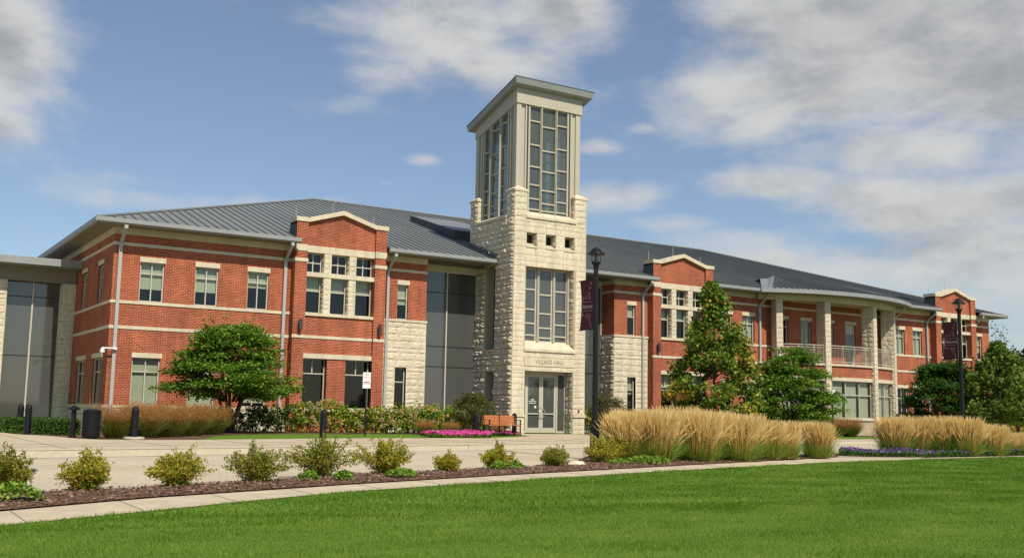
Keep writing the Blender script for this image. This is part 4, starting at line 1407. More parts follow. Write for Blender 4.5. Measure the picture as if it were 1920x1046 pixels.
def tower():
    mb = MB()
    holesF = [(27.50, 30.32, -.01, 2.97, .62), (27.48, 30.32, 4.05, 7.98, .42), (27.48, 28.08, 9.02, 9.63, .35), (28.60, 29.20, 9.02, 9.63, .35), (29.73, 30.33, 9.02, 9.63, .35)]
    blF = holesF[:1] + [(27.42, 30.42, 3.9, 7.98)] + [(h[0], h[1], 8.9, 9.63) for h in holesF[2:]] + [(27.44, 30.36, 3.2, 3.62), (TX0, 30.0 - 3.0, -1, -1), (26.7, 31.1, .80, .90)]
    T = TS(TY0)
    panel(mb, T, TX0, TX1, 0, 10.4, holesF, 'mortar')
    ashlar(mb, T, TX0, TX1, 0, 10.36, blF, seed=11, proud=.014, bl=(.5, 1.3), ch=(.24, .3, .34, .2, .3))
    for a, b in ((TX0, 27.48), (30.33, TX1)):
        ashlar(mb, T, a, b, 10.36, 11.62, seed=12, proud=.03, ch=(.3, .32), bl=(.5, .71))
        panel(mb, T, a, b, 10.4, 11.62, [], 'mortar')
    # west flank
    holesL = [(43.55, 44.45, 4.0, 8.12, .45), (43.56, 44.30, 1.5, 2.93, .4)]
    Tw = TW(TX0)
    panel(mb, Tw, TY0, TY1, 0, 10.4, holesL, 'mortar')
    ashlar(mb, Tw, TY0 + .01, TY1, 0, 10.36, [h[:4] for h in holesL], seed=13, proud=.10, bl=(.32, .62), ch=(.26, .3, .3, .2))
    for a, b in ((TY0, 42.62), (45.4, TY1)):
        ashlar(mb, Tw, a + .01, b, 10.36, 11.62, seed=14, proud=.07, ch=(.3, .32), bl=(.35, .4)); panel(mb, Tw, a, b, 10.4, 11.62, [], 'mortar')
    # inner faces of corner piers
    for x in (27.48, 30.33): mb.face([(x, TY0, 10.4), (x, 42.62, 10.4), (x, 42.62, 11.62), (x, TY0, 11.62)], 'rock_stone')
    ashlar(mb, TW(30.33), TY0 + .02, 42.6, 10.45, 11.62, seed=15, proud=.03, ch=(.3,), bl=(.3, .36))
    panel(mb, TS(45.4), TX0, 27.45, 10.4, 11.62, [], 'mortar'); ashlar(mb, TS(45.4), TX0, 27.45, 10.4, 11.62, seed=16, proud=.03, ch=(.3,), bl=(.3, .36))
    for (x0, x1, y0, y1) in ((TX0, 27.48, TY0, 42.62), (30.33, TX1, TY0, 42.62), (TX0, 27.45, 45.4, TY1), (30.33, TX1, 45.4, TY1)):
        mb.box(x0 + .01, x1 - .01, y0 + .01, y1 - .01, 10.3, 11.6, 'mortar')
    # east and north sides
    mb.face([(TX1, TY0, 0), (TX1, TY1, 0), (TX1, TY1, 10.4), (TX1, TY0, 10.4)], 'mortar'); ashlar(mb, lambda u, v, w: (TX1 - v, u, w), TY0, TY1, 0, 10.36, seed=17, proud=.05)
    mb.face([(TX1, TY1, 0), (TX0, TY1, 0), (TX0, TY1, 10.4), (TX1, TY1, 10.4)], 'mortar')
    mb.face([(TX0, TY0, 10.38), (TX1, TY0, 10.38), (TX1, TY1, 10.38), (TX0, TY1, 10.38)], 'mortar')
    # stone jambs of door and big window, facing west
    ashlar(mb, TW(30.32), TY0 + .02, 42.5, 0, 2.97, seed=18, proud=.05, ch=(.3, .34), bl=(.28, .36))
    ashlar(mb, TW(30.32), TY0 + .02, 42.33, 4.3, 7.98, seed=19, proud=.045, ch=(.24, .3), bl=(.3, .4))
    for xx in (28.08, 29.20, 30.33): ashlar(mb, TW(xx), TY0 + .02, 42.26, 9.1, 9.62, seed=int(xx), proud=.03, ch=(.25,), bl=(.3, .34))
    hp(mb, 'tower_wall')
    # ledge, sills, caps
    mb = MB(); mb.box(TX0 - .07, 27.50, TY0 - .07, TY0 + .02, .80, .90, 'cast_stone'); mb.box(30.32, TX1 + .07, TY0 - .07, TY0 + .02, .80, .90, 'cast_stone'); mb.box(30.26, 30.34, TY0 + .02, 42.48, .80, .90, 'cast_stone')
    mb.box(TX0 - .12, TX0 + .02, TY0 - .06, TY1 - .9, .80, .90, 'cast_stone')
    hp(mb, 'ledge')
    def sill(x0, x1, z0, zf, zb, y0, y1, name='sill'):
        mb = MB(); mb.prism([(y0, z0), (y1, z0), (y1, zb), (y0, zf)], 'x', x0, x1, 'cast_stone'); hp(mb, name)
    sill(27.42, 30.42, 3.90, 4.02, 4.42, TY0 - .08, 42.34)
    for a, b in ((27.47, 28.09), (28.59, 29.21), (29.72, 30.34)): sill(a, b, 8.9, 8.97, 9.14, TY0 - .05, 42.25)
    sill(27.42, 30.41, 10.34, 10.46, 10.74, TY0 - .08, 42.3)
    mb = MB(); mb.prism([(TX0 - .10, 10.34), (27.2, 10.34), (27.2, 10.72), (TX0 - .10, 10.46)], 'y', 42.55, 45.45, 'cast_stone'); hp(mb, 'sill')
    mb = MB(); mb.box(TX0 - .09, TX0 + .4, 43.5, 44.5, 3.90, 4.0, 'cast_stone'); hp(mb, 'sill')
    for (x0, x1, y0, y1, ix, iy) in ((TX0, 27.48, TY0, 42.62, 1, 1), (30.33, TX1, TY0, 42.62, -1, 1), (TX0, 27.45, 45.4, TY1, 1, -1), (30.33, TX1, 45.4, TY1, -1, -1)):
        mb = MB(); e = .06
        mb.box(x0 - e, x1 + e, y0 - e, y1 + e, 11.60, 11.70, 'cast_stone')
        # little hipped top rising toward the lantern corner
        px = x1 - .1 if ix > 0 else x0 + .1; py = y1 - .1 if iy > 0 else y0 + .1
        b = [(x0 - e, y0 - e, 11.70), (x1 + e, y0 - e, 11.70), (x1 + e, y1 + e, 11.70), (x0 - e, y1 + e, 11.70)]
        apx = ((x0 + x1) / 2, (y0 + y1) / 2, 11.95)
        for i in range(4): mb.face([b[i], b[(i + 1) % 4], apx], 'cast_stone')
        hp(mb, 'pier_cap')
    # slot glazing (flank)
    window(TW(TX0), 43.55, 44.45, 4.0, 8.12, depth=.40, muls=(), rails=(), gl='curtain_glass')
    window(TW(TX0), 43.56, 44.30, 1.5, 2.93, depth=.32, muls=(), rails=(.4,), gl='curtain_glass')
    # small square windows
    for a, b in ((27.48, 28.08), (28.60, 29.20), (29.73, 30.33)):
        window(TS(TY0), a, b, 9.12, 9.63, depth=.34, muls=(), rails=(), fw=.04)
    # tall entrance window: three lights with proud posts
    gy = 42.34
    T = TS(gy)
    mb = MB()
    for a, b in ((27.48, 27.66), (28.30, 28.56), (29.24, 29.50), (30.14, 30.32)):
        mb.box(a, b, .0, .08, 4.4, 7.98, 'frame_metal', T)
        c = (a + b) / 2
        mb.box(c - .055, c + .055, -.10, 0, 4.38, 7.98, 'panel_beige', T)
        mb.box(c - .02, c + .02, -.13, -.10, 4.38, 7.98, 'frame_metal', T)
    for (a, b, zs) in ((27.66, 28.30, (4.42, 4.71, 5.28, 5.96, 6.93, 7.94)), (28.56, 29.24, (4.42, 4.61, 5.09, 5.79, 6.71, 7.94)), (29.50, 30.14, (4.42, 4.71, 5.28, 5.96, 6.93, 7.94))):
        for z in zs: mb.box(a, b, -.02, .06, z - .035, z + .035, 'frame_metal', T)
    fr = hp(mb, 'entrance_window')
    for a, b in ((27.66, 28.30), (28.56, 29.24), (29.50, 30.14)):
        mb = MB(); mb.face([T(a, .03, 4.42), T(b, .03, 4.42), T(b, .03, 7.94), T(a, .03, 7.94)], 'curtain_glass'); hp(mb, 'pane', fr)
    # tower interior
    mb = MB(); mb.box(26.95, 30.85, 45.6, 45.7, 0, 10.3, 'interior'); mb.box(26.95, 30.85, 43.0, 45.6, 3.6, 3.8, 'interior'); mb.box(26.95, 30.85, 43.0, 45.6, 8.3, 8.4, 'interior'); mb.box(26.95, 30.85, 42.6, 45.6, .02, .04, 'interior'); hp(mb, 'interior_walls')
    # doors
    dy = 42.53
    T = TS(dy)
    mb = MB()
    z1 = 2.97
    for a, b in ((27.50, 27.56), (27.93, 28.00), (29.76, 29.84), (30.24, 30.32)): mb.box(a, b, -.02, .1, 0.03, z1, 'frame_metal', T)
    for a, b in ((27.56, 27.93), (28.0, 29.76), (29.84, 30.24)): mb.box(a, b, -.018, .098, 2.84, z1, 'frame_metal', T)
    for a, b in ((27.56, 27.93), (29.84, 30.24)): mb.box(a, b, -.018, .098, .03, .13, 'frame_metal', T)
    fr = hp(mb, 'door_frame')
    for a, b in ((27.56, 27.93), (29.84, 30.24)):
        mb = MB(); mb.face([T(a, .04, .13), T(b, .04, .13), T(b, .04, 2.84), T(a, .04, 2.84)], 'curtain_glass'); hp(mb, 'pane', fr)
    for k, (a, b) in enumerate(((28.01, 28.875), (28.885, 29.75))):
        mb = MB()
        mb.box(a, a + .11, 0, .05, .04, 2.83, 'frame_metal', T); mb.box(b - .11, b, 0, .05, .04, 2.83, 'frame_metal', T)
        mb.box(a + .11, b - .11, 0, .05, .04, .28, 'frame_metal', T); mb.box(a + .11, b - .11, 0, .05, 2.72, 2.83, 'frame_metal', T)
        mb.box(a + .11, b - .11, -.03, .0, .92, .98, 'frame_metal', T)
        dr = hp(mb, 'door')
        mb = MB(); mb.face([T(a + .11, .03, .28), T(b - .11, .03, .28), T(b - .11, .03, 2.72), T(a + .11, .03, 2.72)], 'curtain_glass'); hp(mb, 'pane', dr)
        hx = b - .06 if k == 0 else a + .06
        s = 1 if k == 0 else -1
        mb = MB()
        pts = [T(hx, 0, 1.25), T(hx, -.09, 1.22), T(hx - s * .10, -.1, 1.05), T(hx - s * .10, -.1, .95), T(hx, -.09, .78), T(hx, 0, .75)]
        mb.tube(pts, .016, 'rod_metal', 8); hp(mb, 'handle', dr)
        if k == 0:
            mb = MB()
            for (u0, u1, zz, hh) in ((a + .30, a + .48, 1.60, .055), (a + .17, a + .60, 1.52, .04), (a + .20, a + .58, 1.43, .04)):
                # rows of small white lettering, as separate letter strokes
                n = int((u1 - u0) / .035)
                for i in range(n):
                    uu = u0 + (u1 - u0) * i / n
                    mb.box(uu, uu + .024, .018, .022, zz, zz + hh, 'sign_white', T)
            mb.box(a + .5, a + .6, .018, .022, 1.22, 1.33, 'sign_white', T)
            hp(mb, 'door_decal', dr)
    # intercom
    mb = MB(); mb.box(30.62, 30.70, TY0 - .06, TY0 - .02, 1.05, 1.17, 'fixture_grey'); hp(mb, 'intercom')
    # name stone
    mb = MB(); mb.box(27.45, 30.35, TY0 - .045, TY0 + .03, 3.21, 3.61, 'cast_stone'); ns = hp(mb, 'name_stone')
    cu = bpy.data.curves.new('carved_letters', 'FONT'); cu.body = 'VILLAGE HALL'; cu.size = .285; cu.align_x = 'CENTER'; cu.align_y = 'CENTER'; cu.extrude = .004; cu.space_character = 1.08
    tmp = bpy.data.objects.new('tmp', cu); COL.objects.link(tmp)
    bpy.context.view_layer.update()
    me = bpy.data.meshes.new_from_object(tmp.evaluated_get(bpy.context.evaluated_depsgraph_get()))
    bpy.data.objects.remove(tmp)
    me.transform(Matrix.Translation((28.9, TY0 - .049, 3.41)) @ Matrix.Rotation(R(90), 4, 'X') @ Matrix.Scale(.86, 4, (1, 0, 0)))
    me.materials.clear(); me.materials.append(MAT['text_carved'])
    me.name = 'carved_letters'
    t = bpy.data.objects.new('carved_letters', me); COL.objects.link(t); t.parent = ns


tower()


def lantern():
    x0, x1, y0, y1 = 26.98, 30.82, 42.20, 46.06
    def zt(y): return 16.04 - .27 * (y - 42.2)
    zb = lambda y: 10.45
    # posts: name them as frames per side
    mb = MB()
    C = 28.9; CY = (y0 + y1) / 2
    def post(x, y, wx, wy, z0=10.45): mb.sbox(x - wx, x + wx, y - wy, y + wy, lambda q: z0, zt, 'panel_beige')
    for sx in (x0 + .14, x1 - .14):
        for sy in (y0 + .14, y1 - .14): post(sx, sy, .14, .14)
    offs = (-1.36, -1.17, -.45, .45, 1.17, 1.36)
    for o in offs:
        w = .045 if abs(o) > 1.2 else .05
        for yy, s in ((y0, 1), (y1, -1)):
            post(C + o, yy + s * .09, w, .09)
            if abs(o) < 1: post(C + o, yy - s * .03, .02, .03)
        for xx, s in ((x0, 1), (x1, -1)):
            post(xx + s * .09, CY + o, .09, w)
            if abs(o) < 1: post(xx - s * .03, CY + o, .03, .02)
    # filler panels between corner post and first mullion
    for s in (-1, 1):
        for yy in (y0 + .10, y1 - .10): mb.sbox(C + s * 1.50 - .14, C + s * 1.50 + .14, yy - .02, yy + .02, zb, zt, 'panel_beige')
        for xx in (x0 + .10, x1 - .10): mb.sbox(xx - .02, xx + .02, CY + s * 1.50 - .14, CY + s * 1.50 + .14, zb, zt, 'panel_beige')
    fr = hp(mb, 'lantern_frame')
    # muntins, each a bar of its own
    cols = ((-1.12, -.50, (10.87, 11.40, 12.09, 13.0, 14.1, 15.3)), (-.40, .40, (10.85, 11.22, 11.88, 12.83, 13.88, 15.1)), (.50, 1.12, (10.87, 11.40, 12.09, 13.0, 14.1, 15.3)))
    for a, b, zs in cols:
        for z in zs:
            for yy in (y0 + .05, y1 - .12):
                if z < zt(yy) - .2:
                    mb = MB(); mb.box(C + a, C + b, yy, yy + .07, z - .035, z + .035, 'panel_beige'); hp(mb, 'muntin', fr)
            for xx in (x0 + .05, x1 - .12):
                if z < zt(CY) - .1:
                    mb = MB(); mb.box(xx, xx + .07, CY + a, CY + b, z - .035, z + .035, 'panel_beige'); hp(mb, 'muntin', fr)
    for nm, P4 in (('s', [(x0 + .3, y0 + .12), (x1 - .3, y0 + .12)]), ('n', [(x1 - .3, y1 - .12), (x0 + .3, y1 - .12)]), ('w', [(x0 + .12, y1 - .3), (x0 + .12, y0 + .3)]), ('e', [(x1 - .12, y0 + .3), (x1 - .12, y1 - .3)])):
        (ax, ay), (bx, by) = P4
        mb = MB(); mb.face([(ax, ay, 10.5), (bx, by, 10.5), (bx, by, zt(by) + .02), (ax, ay, zt(ay) + .02)], 'lantern_glass'); hp(mb, 'pane', fr)
    # cornice box and roof
    def ct(y): return 16.78 - .315 * (y - 42.2)
    mb = MB(); mb.sbox(x0 - .04, x1 + .08, y0 - .06, y1 + .04, zt, ct, 'panel_beige'); hp(mb, 'cornice')
    def rb(y): return 16.93 - .32 * (y - 41.77)
    ry0, ry1, rx0, rx1 = 41.74, 46.45, 26.60, 31.36
    mb = MB()
    # tray with canted fascia
    q = .07
    bot = [(rx0 + q, ry0 + q, rb(ry0) - .02), (rx1 - q, ry0 + q, rb(ry0) - .02), (rx1 - q, ry1 - q, rb(ry1) - .0), (rx0 + q, ry1 - q, rb(ry1) - .0)]
    top = [(rx0, ry0, rb(ry0) + .26), (rx1, ry0, rb(ry0) + .26), (rx1, ry1, rb(ry1) + .26), (rx0, ry1, rb(ry1) + .26)]
    mb.hexa(bot + top, 'gutter_metal')
    rf = hp(mb, 'tower_roof')
    mb = MB()
    mb.hexa([(p[0] + (.01 if i in (1, 2) else -.01), p[1] + (.01 if i in (2, 3) else -.01), p[2] + .002) for i, p in enumerate(top)] + [(p[0] + (.01 if i in (1, 2) else -.01), p[1] + (.01 if i in (2, 3) else -.01), p[2] + .045) for i, p in enumerate(top)], 'dark_flashing')
    hp(mb, 'roof_sheet', rf)
    for (x, y) in ((26.95, 42.0), (31.0, 42.2), (28.8, 44)):
        mb = MB(); mb.tube([(x, y, rb(y) + .26), (x, y, rb(y) + .78)], .014, 'rod_metal', 6); hp(mb, 'lightning_rod')


lantern()

# ------------------------------------------------------------------ street furniture
def lamp(loc, label, text=True):
    t = thing('street_lamp', label, 'street lamp', loc, 'black lamp posts with maroon banners')
    Hh = 5.62
    mb = MB(); mb.lathe([(0, 0), (.17, 0), (.17, .08), (.13, .12), (.12, .9), (.135, .93), (.135, 1.0), (.10, 1.04), (0, 1.04)], 'black_metal', 20); mb.build('base', t, smooth=False)
    mb = MB(); mb.lathe([(.075, 1.0), (.062, 5.10)], 'black_metal', 16); mb.lathe([(.062, 5.05), (.07, 5.10), (.085, 5.15), (.125, 5.21), (.125, 5.24), (0, 5.24)], 'black_metal', 16); mb.build('pole', t, smooth=True)
    mb = MB()
    for k in range(4):
        a = R(45 + 90 * k); mb.tube([(.112 * math.cos(a), .112 * math.sin(a), 5.22), (.118 * math.cos(a), .118 * math.sin(a), 5.47)], .008, 'black_metal', 6)
    hd = mb.build('lamp_head', t)
    mb = MB(); mb.lathe([(0, 5.63), (.03, 5.625), (.09, 5.60), (.145, 5.54), (.175, 5.49), (.25, 5.445), (.25, 5.425), (.10, 5.44), (0, 5.45)], 'black_metal', 24); mb.build('shade', hd, smooth=True)
    mb = MB(); mb.lathe([(.09, 5.24), (.10, 5.44)], 'lamp_glass', 20); mb.build('glass', hd, smooth=True)
    mb = MB(); mb.lathe([(0, 5.24), (.05, 5.24), (.055, 5.33), (.04, 5.41), (0, 5.41)], 'lamp_core', 14); mb.build('lamp', hd, smooth=True)
    # banner hangs to +y of the pole
    z0, z1, w = 3.44, 4.76, .62
    for z in (z0, z1 + .02):
        mb = MB(); mb.tube([(0, .05, z), (0, w + .12, z)], .014, 'black_metal', 8); mb.lathe([(0, -.02), (.025, 0), (0, .02)], 'black_metal', 8, (0, w + .12, z)); mb.build('banner_arm', t)
    mb = MB()
    nu, nv = 8, 12
    def BP(u, v, side=0):    # a slightly slack cloth
        y = .09 + w * u
        pinch = .06 * math.sin(math.pi * v) * u
        x = .02 * math.sin(2.2 * math.pi * u) * math.sin(math.pi * v) + side
        return (x, y - pinch, z0 + .01 + (z1 - z0) * v)
    for s in (-.002, .002):
        for i in range(nu):
            for j in range(nv):
                mb.face([BP(i / nu, j / nv, s), BP((i + 1) / nu, j / nv, s), BP((i + 1) / nu, (j + 1) / nv, s), BP(i / nu, (j + 1) / nv, s)], 'banner_maroon')
    bn = mb.build('banner', t, smooth=True)
    # printing on the west face: script word, rules and scrolls
    cu = bpy.data.curves.new('banner_lettering', 'FONT'); cu.body = 'Welcome'; cu.size = .155; cu.align_x = 'CENTER'; cu.align_y = 'CENTER'; cu.shear = .35; cu.extrude = .001; cu.offset = .002
    tmp = bpy.data.objects.new('tmp', cu); COL.objects.link(tmp); bpy.context.view_layer.update()
    me = bpy.data.meshes.new_from_object(tmp.evaluated_get(bpy.context.evaluated_depsgraph_get())); bpy.data.objects.remove(tmp)
    # text faces -x : local x -> -y, local y -> z
    Mx = Matrix(((0, 0, -1, -.030), (-1, 0, 0, .09 + w / 2 - .02), (0, 1, 0, z0 + .62), (0, 0, 0, 1)))
    me.transform(Mx @ Matrix.Scale(.85, 4, (1, 0, 0)))
    me.materials.clear(); me.materials.append(MAT['banner_print'])
    o = bpy.data.objects.new('banner_lettering', me); COL.objects.link(o); o.parent = bn
    mb = MB()
    cy = .09 + w / 2 - .02
    for zz, hw_ in ((z0 + .74, .26), (z0 + .50, .26)): mb.box(-.032, -.029, cy - hw_, cy + hw_, zz, zz + .008, 'banner_print')
    def scroll(cy_, cz, r, turns, ph, s):
        pts = []
        for i in range(26):
            a = ph + s * turns * 2 * math.pi * i / 25; rr = r * (1 - i / 30)
            pts.append((-.031, cy_ + rr * math.cos(a), cz + rr * math.sin(a)))
        mb.tube(pts, .0055, 'banner_print', 4)
    for (dy_, dz_, r_, ph, s) in ((-.14, .84, .055, 0, 1), (.0, .86, .06, 2, -1), (.14, .83, .05, 1, 1), (-.12, .97, .07, 3, 1), (-.17, 1.12, .06, 1, -1), (-.20, 1.23, .04, 0, 1),
                               (-.14, .40, .055, 0, -1), (.0, .38, .06, 2, 1), (.14, .41, .05, 1, -1), (-.12, .27, .07, 3, -1), (-.17, .15, .06, 1, 1), (-.2, .06, .03, 1, 1)):
        scroll(cy + dy_, z0 + dz_, r_, 1.15, ph, s)
    mb.build('banner_scrolls', bn)
    return t


l1 = lamp((16.86, 22.30, gz(16.86, 22.3)), 'black lamp post with maroon welcome banner, beside the bed in front of the stone tower')
l2 = dup(l1, (34.0, 23.25, gz(34, 23.25)), 'black lamp post with maroon banner among the tan grasses, further right along the walk')


def bollard(loc, label, base=False, first=[None]):
    mb = MB()
    mb.lathe([(0, 0), (.105, 0), (.105, .72), (.115, .725), (.115, .76), (.105, .765), (.105, .84), (.09, .90), (.05, .945), (0, .955)], 'black_metal', 20)
    if base:
        t = thing('bollard', label, 'bollard', loc, 'black bollards along the drive'); mb.build('post', t, smooth=False)
        b = MB(); b.lathe([(0, -.02), (.30, -.02), (.30, .05), (.0, .05)], 'concrete_base', 24); b.build('concrete_footing', t)
        return t
    if first[0] is None:
        o = mb.build('bollard', None, loc); tag(o, label, 'bollard', 'black bollards along the drive'); first[0] = o
        return o
    o = first[0].copy(); COL.objects.link(o); o.location = loc; o['label'] = label
    return o


bollard((5.25, 36.83, .02), 'black bollard in front of the low green hedge at the far left')
bollard((5.40, 39.6, .02), 'black bollard half hidden behind the front one, in front of the dark glass link')
bollard((7.57, 32.6, .02), 'black bollard on a round concrete footing among the rust coloured grasses', base=True)
bollard((13.93, 33.55, .02), 'black bollard on the grass strip in front of the cream and green hydrangeas')
bollard((22.3, 37.6, .02), 'black bollard standing in the pink petunias left of the bench')
bollard((24.9, 38.7, .02), 'black bollard behind the right end of the wooden bench')
bollard((29.9, 38.6, .02), 'black bollard in front of the dark shrub right of the stone tower')

# ash urn and bin
mb = MB(); mb.lathe([(0, 0), (.13, 0), (.13, .03), (.075, .06), (.075, .80), (.17, .82), (.17, .87), (.10, .90), (.05, .94), (0, .94)], 'black_metal', 20)
o = mb.build('ash_urn', None, (6.05, 33.7, .02)); tag(o, 'thin black cigarette urn with wide cap standing left of the litter bin', 'ash urn')
t = thing('litter_bin', 'round black litter bin beside the rust coloured grasses', 'litter bin', (6.42, 32.95, .02))
mb = MB(); mb.lathe([(0, .02), (.22, .02), (.235, .05), (.235, .74), (.0, .74)], 'black_metal', 28)
for i in range(28):
    a = 2 * math.pi * i / 28; mb.box(-.008, .008, -.008, .008, .05, .74, 'black_metal', lambda x, y, z, a=a: (.245 * math.cos(a) + x, .245 * math.sin(a) + y, z))
mb.build('body', t)
mb = MB(); mb.lathe([(.25, .74), (.26, .76), (.26, .79), (.20, .83), (.12, .845), (.12, .80), (0, .80)], 'black_metal', 28); mb.build('lid', t)

# bench
t = thing('bench', 'slatted orange brown wooden bench with black metal legs in front of the tower flank', 'bench', (23.55, 37.55, .02))
for k, (a, b) in enumerate(((-.80, -.02), (.02, .80))):
    mb = MB()
    for i in range(4):
        z = .47 + i * .095; y = .20 + (z - .45) * .18
        mb.box(a, b, y, y + .025, z, z + .085, 'bench_wood')
    mb.build('backrest', t)
mb = MB()
for i in range(5): mb.box(-.80, .80, -.26 + i * .09, -.185 + i * .09, .425, .45, 'bench_wood')
mb.build('seat', t)
for x in (-.76, 0, .76):
    mb = MB()
    mb.box(x - .02, x + .02, -.26, -.22, 0, .425, 'black_metal'); mb.box(x - .02, x + .02, .16, .20, 0, .86, 'black_metal', lambda X, Y, Z: (X, Y + max(Z - .4, 0) * .18, Z)); mb.box(x - .02, x + .02, -.26, .2, .40, .424, 'black_metal')
    mb.build('leg', t)
for x in (-.76, .76):
    mb = MB(); mb.box(x - .02, x + .02, -.26, -.22, .45, .64, 'black_metal'); mb.box(x - .022, x + .022, -.28, .21, .64, .665, 'black_metal'); mb.build('armrest', t)


def sign(loc, label, two=True, rz=0.0, h=2.4):
    t = thing('parking_sign', label, 'sign', loc, rz=rz)
    mb = MB(); mb.box(-.028, .028, -.02, .02, 0, h - .05, 'black_metal'); mb.build('post', t)
    mb = MB(); mb.box(-.155, .155, -.032, -.024, h - .43, h, 'sign_white')
    p = mb.build('sign_plate', t)
    mb = MB(); mb.box(-.155, .155, -.032, -.024, h - .61, h - .445, 'sign_white'); p2 = mb.build('sign_plate', t)
    def word(txt, size, z, mat, par):
        cu = bpy.data.curves.new('lettering', 'FONT'); cu.body = txt; cu.size = size; cu.align_x = 'CENTER'; cu.align_y = 'CENTER'; cu.extrude = .001
        tmp = bpy.data.objects.new('tmp', cu); COL.objects.link(tmp); bpy.context.view_layer.update()
        me = bpy.data.meshes.new_from_object(tmp.evaluated_get(bpy.context.evaluated_depsgraph_get())); bpy.data.objects.remove(tmp)
        me.transform(Matrix.Translation((0, -.034, z)) @ Matrix.Rotation(R(90), 4, 'X')); me.materials.clear(); me.materials.append(MAT[mat])
        o = bpy.data.objects.new('lettering', me); COL.objects.link(o); o.parent = par
    word('NO', .09, h - .09, 'sign_black', p); word('PARKING', .062, h - .20, 'sign_red', p)
    mb = MB(); mb.box(-.10, .10, -.034, -.032, h - .31, h - .302, 'sign_black'); mb.box(-.12, .12, -.034, -.032, h - .40, h - .36, 'sign_red'); mb.build('printed_bars', p)
    return t


sign((17.2, 37.3, 0), 'white two-plate parking sign on a black post in front of the hydrangeas', rz=R(-12), h=2.42)
sign((43.2, 37.0, 0), 'small white parking sign on a black post in front of the curved portico', rz=R(-25), h=2.45)

# small marker stake
t = thing('irrigation_marker', 'thin leaning stake with small dark ball on top in the mulch', 'stake', (2.36, 15.95, gz(2.36, 15.9) + .03))
mb = MB(); mb.tube([(0, 0, 0), (.035, 0, .26)], .004, 'bark', 6); mb.build('stake', t)
mb = MB(); mb.lathe([(0, .25), (.02, .26), (.028, .28), (.02, .30), (0, .305)], 'fixture_grey', 10, (.037, 0, 0)); mb.build('ball', t)
# pale stone in the bed
mb = MB(); r_ = random.Random(4)
pts = [(math.cos(a) * .26 * r_.uniform(.8, 1.1), math.sin(a) * .15 * r_.uniform(.8, 1.1)) for a in [i * math.pi / 5 for i in range(10)]]
for i in range(10):
    p, q = pts[i], pts[(i + 1) % 10]
    mb.face([(p[0], p[1], 0), (q[0], q[1], 0), (q[0] * .7, q[1] * .7, .07), (p[0] * .7, p[1] * .7, .07)], 'rock_stone'); mb.face([(p[0] * .7, p[1] * .7, .07), (q[0] * .7, q[1] * .7, .07), (0, 0, .09)], 'rock_stone')
o = mb.build('stone', None, (14.6, 20.0, mound(14.6, 20.0) + .03)); tag(o, 'flat pale limestone rock lying in the mulch left of the lamp post', 'rock')

# ------------------------------------------------------------------ planting
def branchy(parent, base, tips, r0=.07, mat='bark', name='trunk', fork=.25):
    mb = MB()
    base = Vector(base)
    for tp in tips:
        tp = Vector(tp)
        mid = base.lerp(tp, .45) + Vector((rng.normal(0, .1), rng.normal(0, .1), .15))
        mb.tube([base, base.lerp(mid, .5) + Vector((0, 0, .05)), mid, tp], [r0, r0 * .75, r0 * .5, r0 * .12], mat, 6)
    return mb.build(name, parent, smooth=True)


def spread_tree(loc, label, W_, H_, n=30000, z0=1.0, mat='leaf_green', leaf=.12, seed=0, group=None, layers=True):
    """low multi-stemmed ornamental tree with layered leaf sprays"""
    global rng
    rng = np.random.default_rng(seed)
    t = thing('ornamental_tree', label, 'tree', loc, group)
    tips = []
    cl = []
    nc = 135
    for i in range(nc):
        # spray centres over a flattened dome; outer ones more likely
        a = rng.uniform(0, 2 * np.pi); u = rng.uniform(0, 1)
        zz = rng.uniform(0, 1)
        rmax = W_ / 2 * (1 - .74 * zz ** 1.7) * (.86 + .14 * min(zz / .22, 1))
        rr = rmax * (rng.uniform(.35, 1.0) ** .6)
        c = np.array([rr * np.cos(a), rr * np.sin(a) * .9, z0 + (H_ - z0) * zz * (1 - .10 * (rr / (W_ / 2)))])
        cl.append(c)
        if rng.uniform() < .35: tips.append(c)
    P, D = [], []
    per = n // nc
    for c in cl:
        out = np.array([c[0], c[1], 0]); out /= (np.linalg.norm(out) + .1)
        L = rng.uniform(.35, .75)
        m = int(per * rng.uniform(.5, 1.5))
        s = rng.normal(size=(m, 3)) * np.array([.25, .25, .075])
        along = rng.uniform(-.4, 1, m)[:, None] * out * L
        q = c + s + along; q[:, 2] -= (along ** 2).sum(1) * .30
        P.append(q)
    # fine shoots sticking out past the outline
    for i in range(46):
        c = cl[rng.integers(nc)]; d = np.array([c[0], c[1], .5 * (c[2] - z0) + rng.uniform(.0, .8)]); d /= np.linalg.norm(d) + 1e-6
        m = 14
        P.append(c + d * np.linspace(.1, .75, m)[:, None] + rng.normal(size=(m, 3)) * .035)
    P = np.concatenate(P)
    npmesh('crown', leaves(P, leaf, flat=.45, aspect=.40), 4, [mat], parent=t)
    mb = MB()
    for k in range(5):
        a = k * 1.3 + .4
        top = Vector((math.cos(a) * W_ * .22, math.sin(a) * W_ * .2, z0 + (H_ - z0) * .5))
        b = Vector((math.cos(a) * .08, math.sin(a) * .08, 0))
        mb.tube([b, b + Vector((math.cos(a) * .10, math.sin(a) * .1, .5)), b.lerp(top, .5) + Vector((0, 0, .2)), top], [.085, .075, .05, .02], 'bark', 7)
    for tp in tips[:18]:
        tp = Vector(tp); s = Vector((tp.x * .15, tp.y * .15, z0 * .9))
        mb.tube([s, s.lerp(tp, .5) + Vector((0, 0, .12)), tp], [.035, .022, .006], 'bark', 5)
    mb.build('trunk', t, smooth=True)
    rng = np.random.default_rng(seed + 100)
    return t


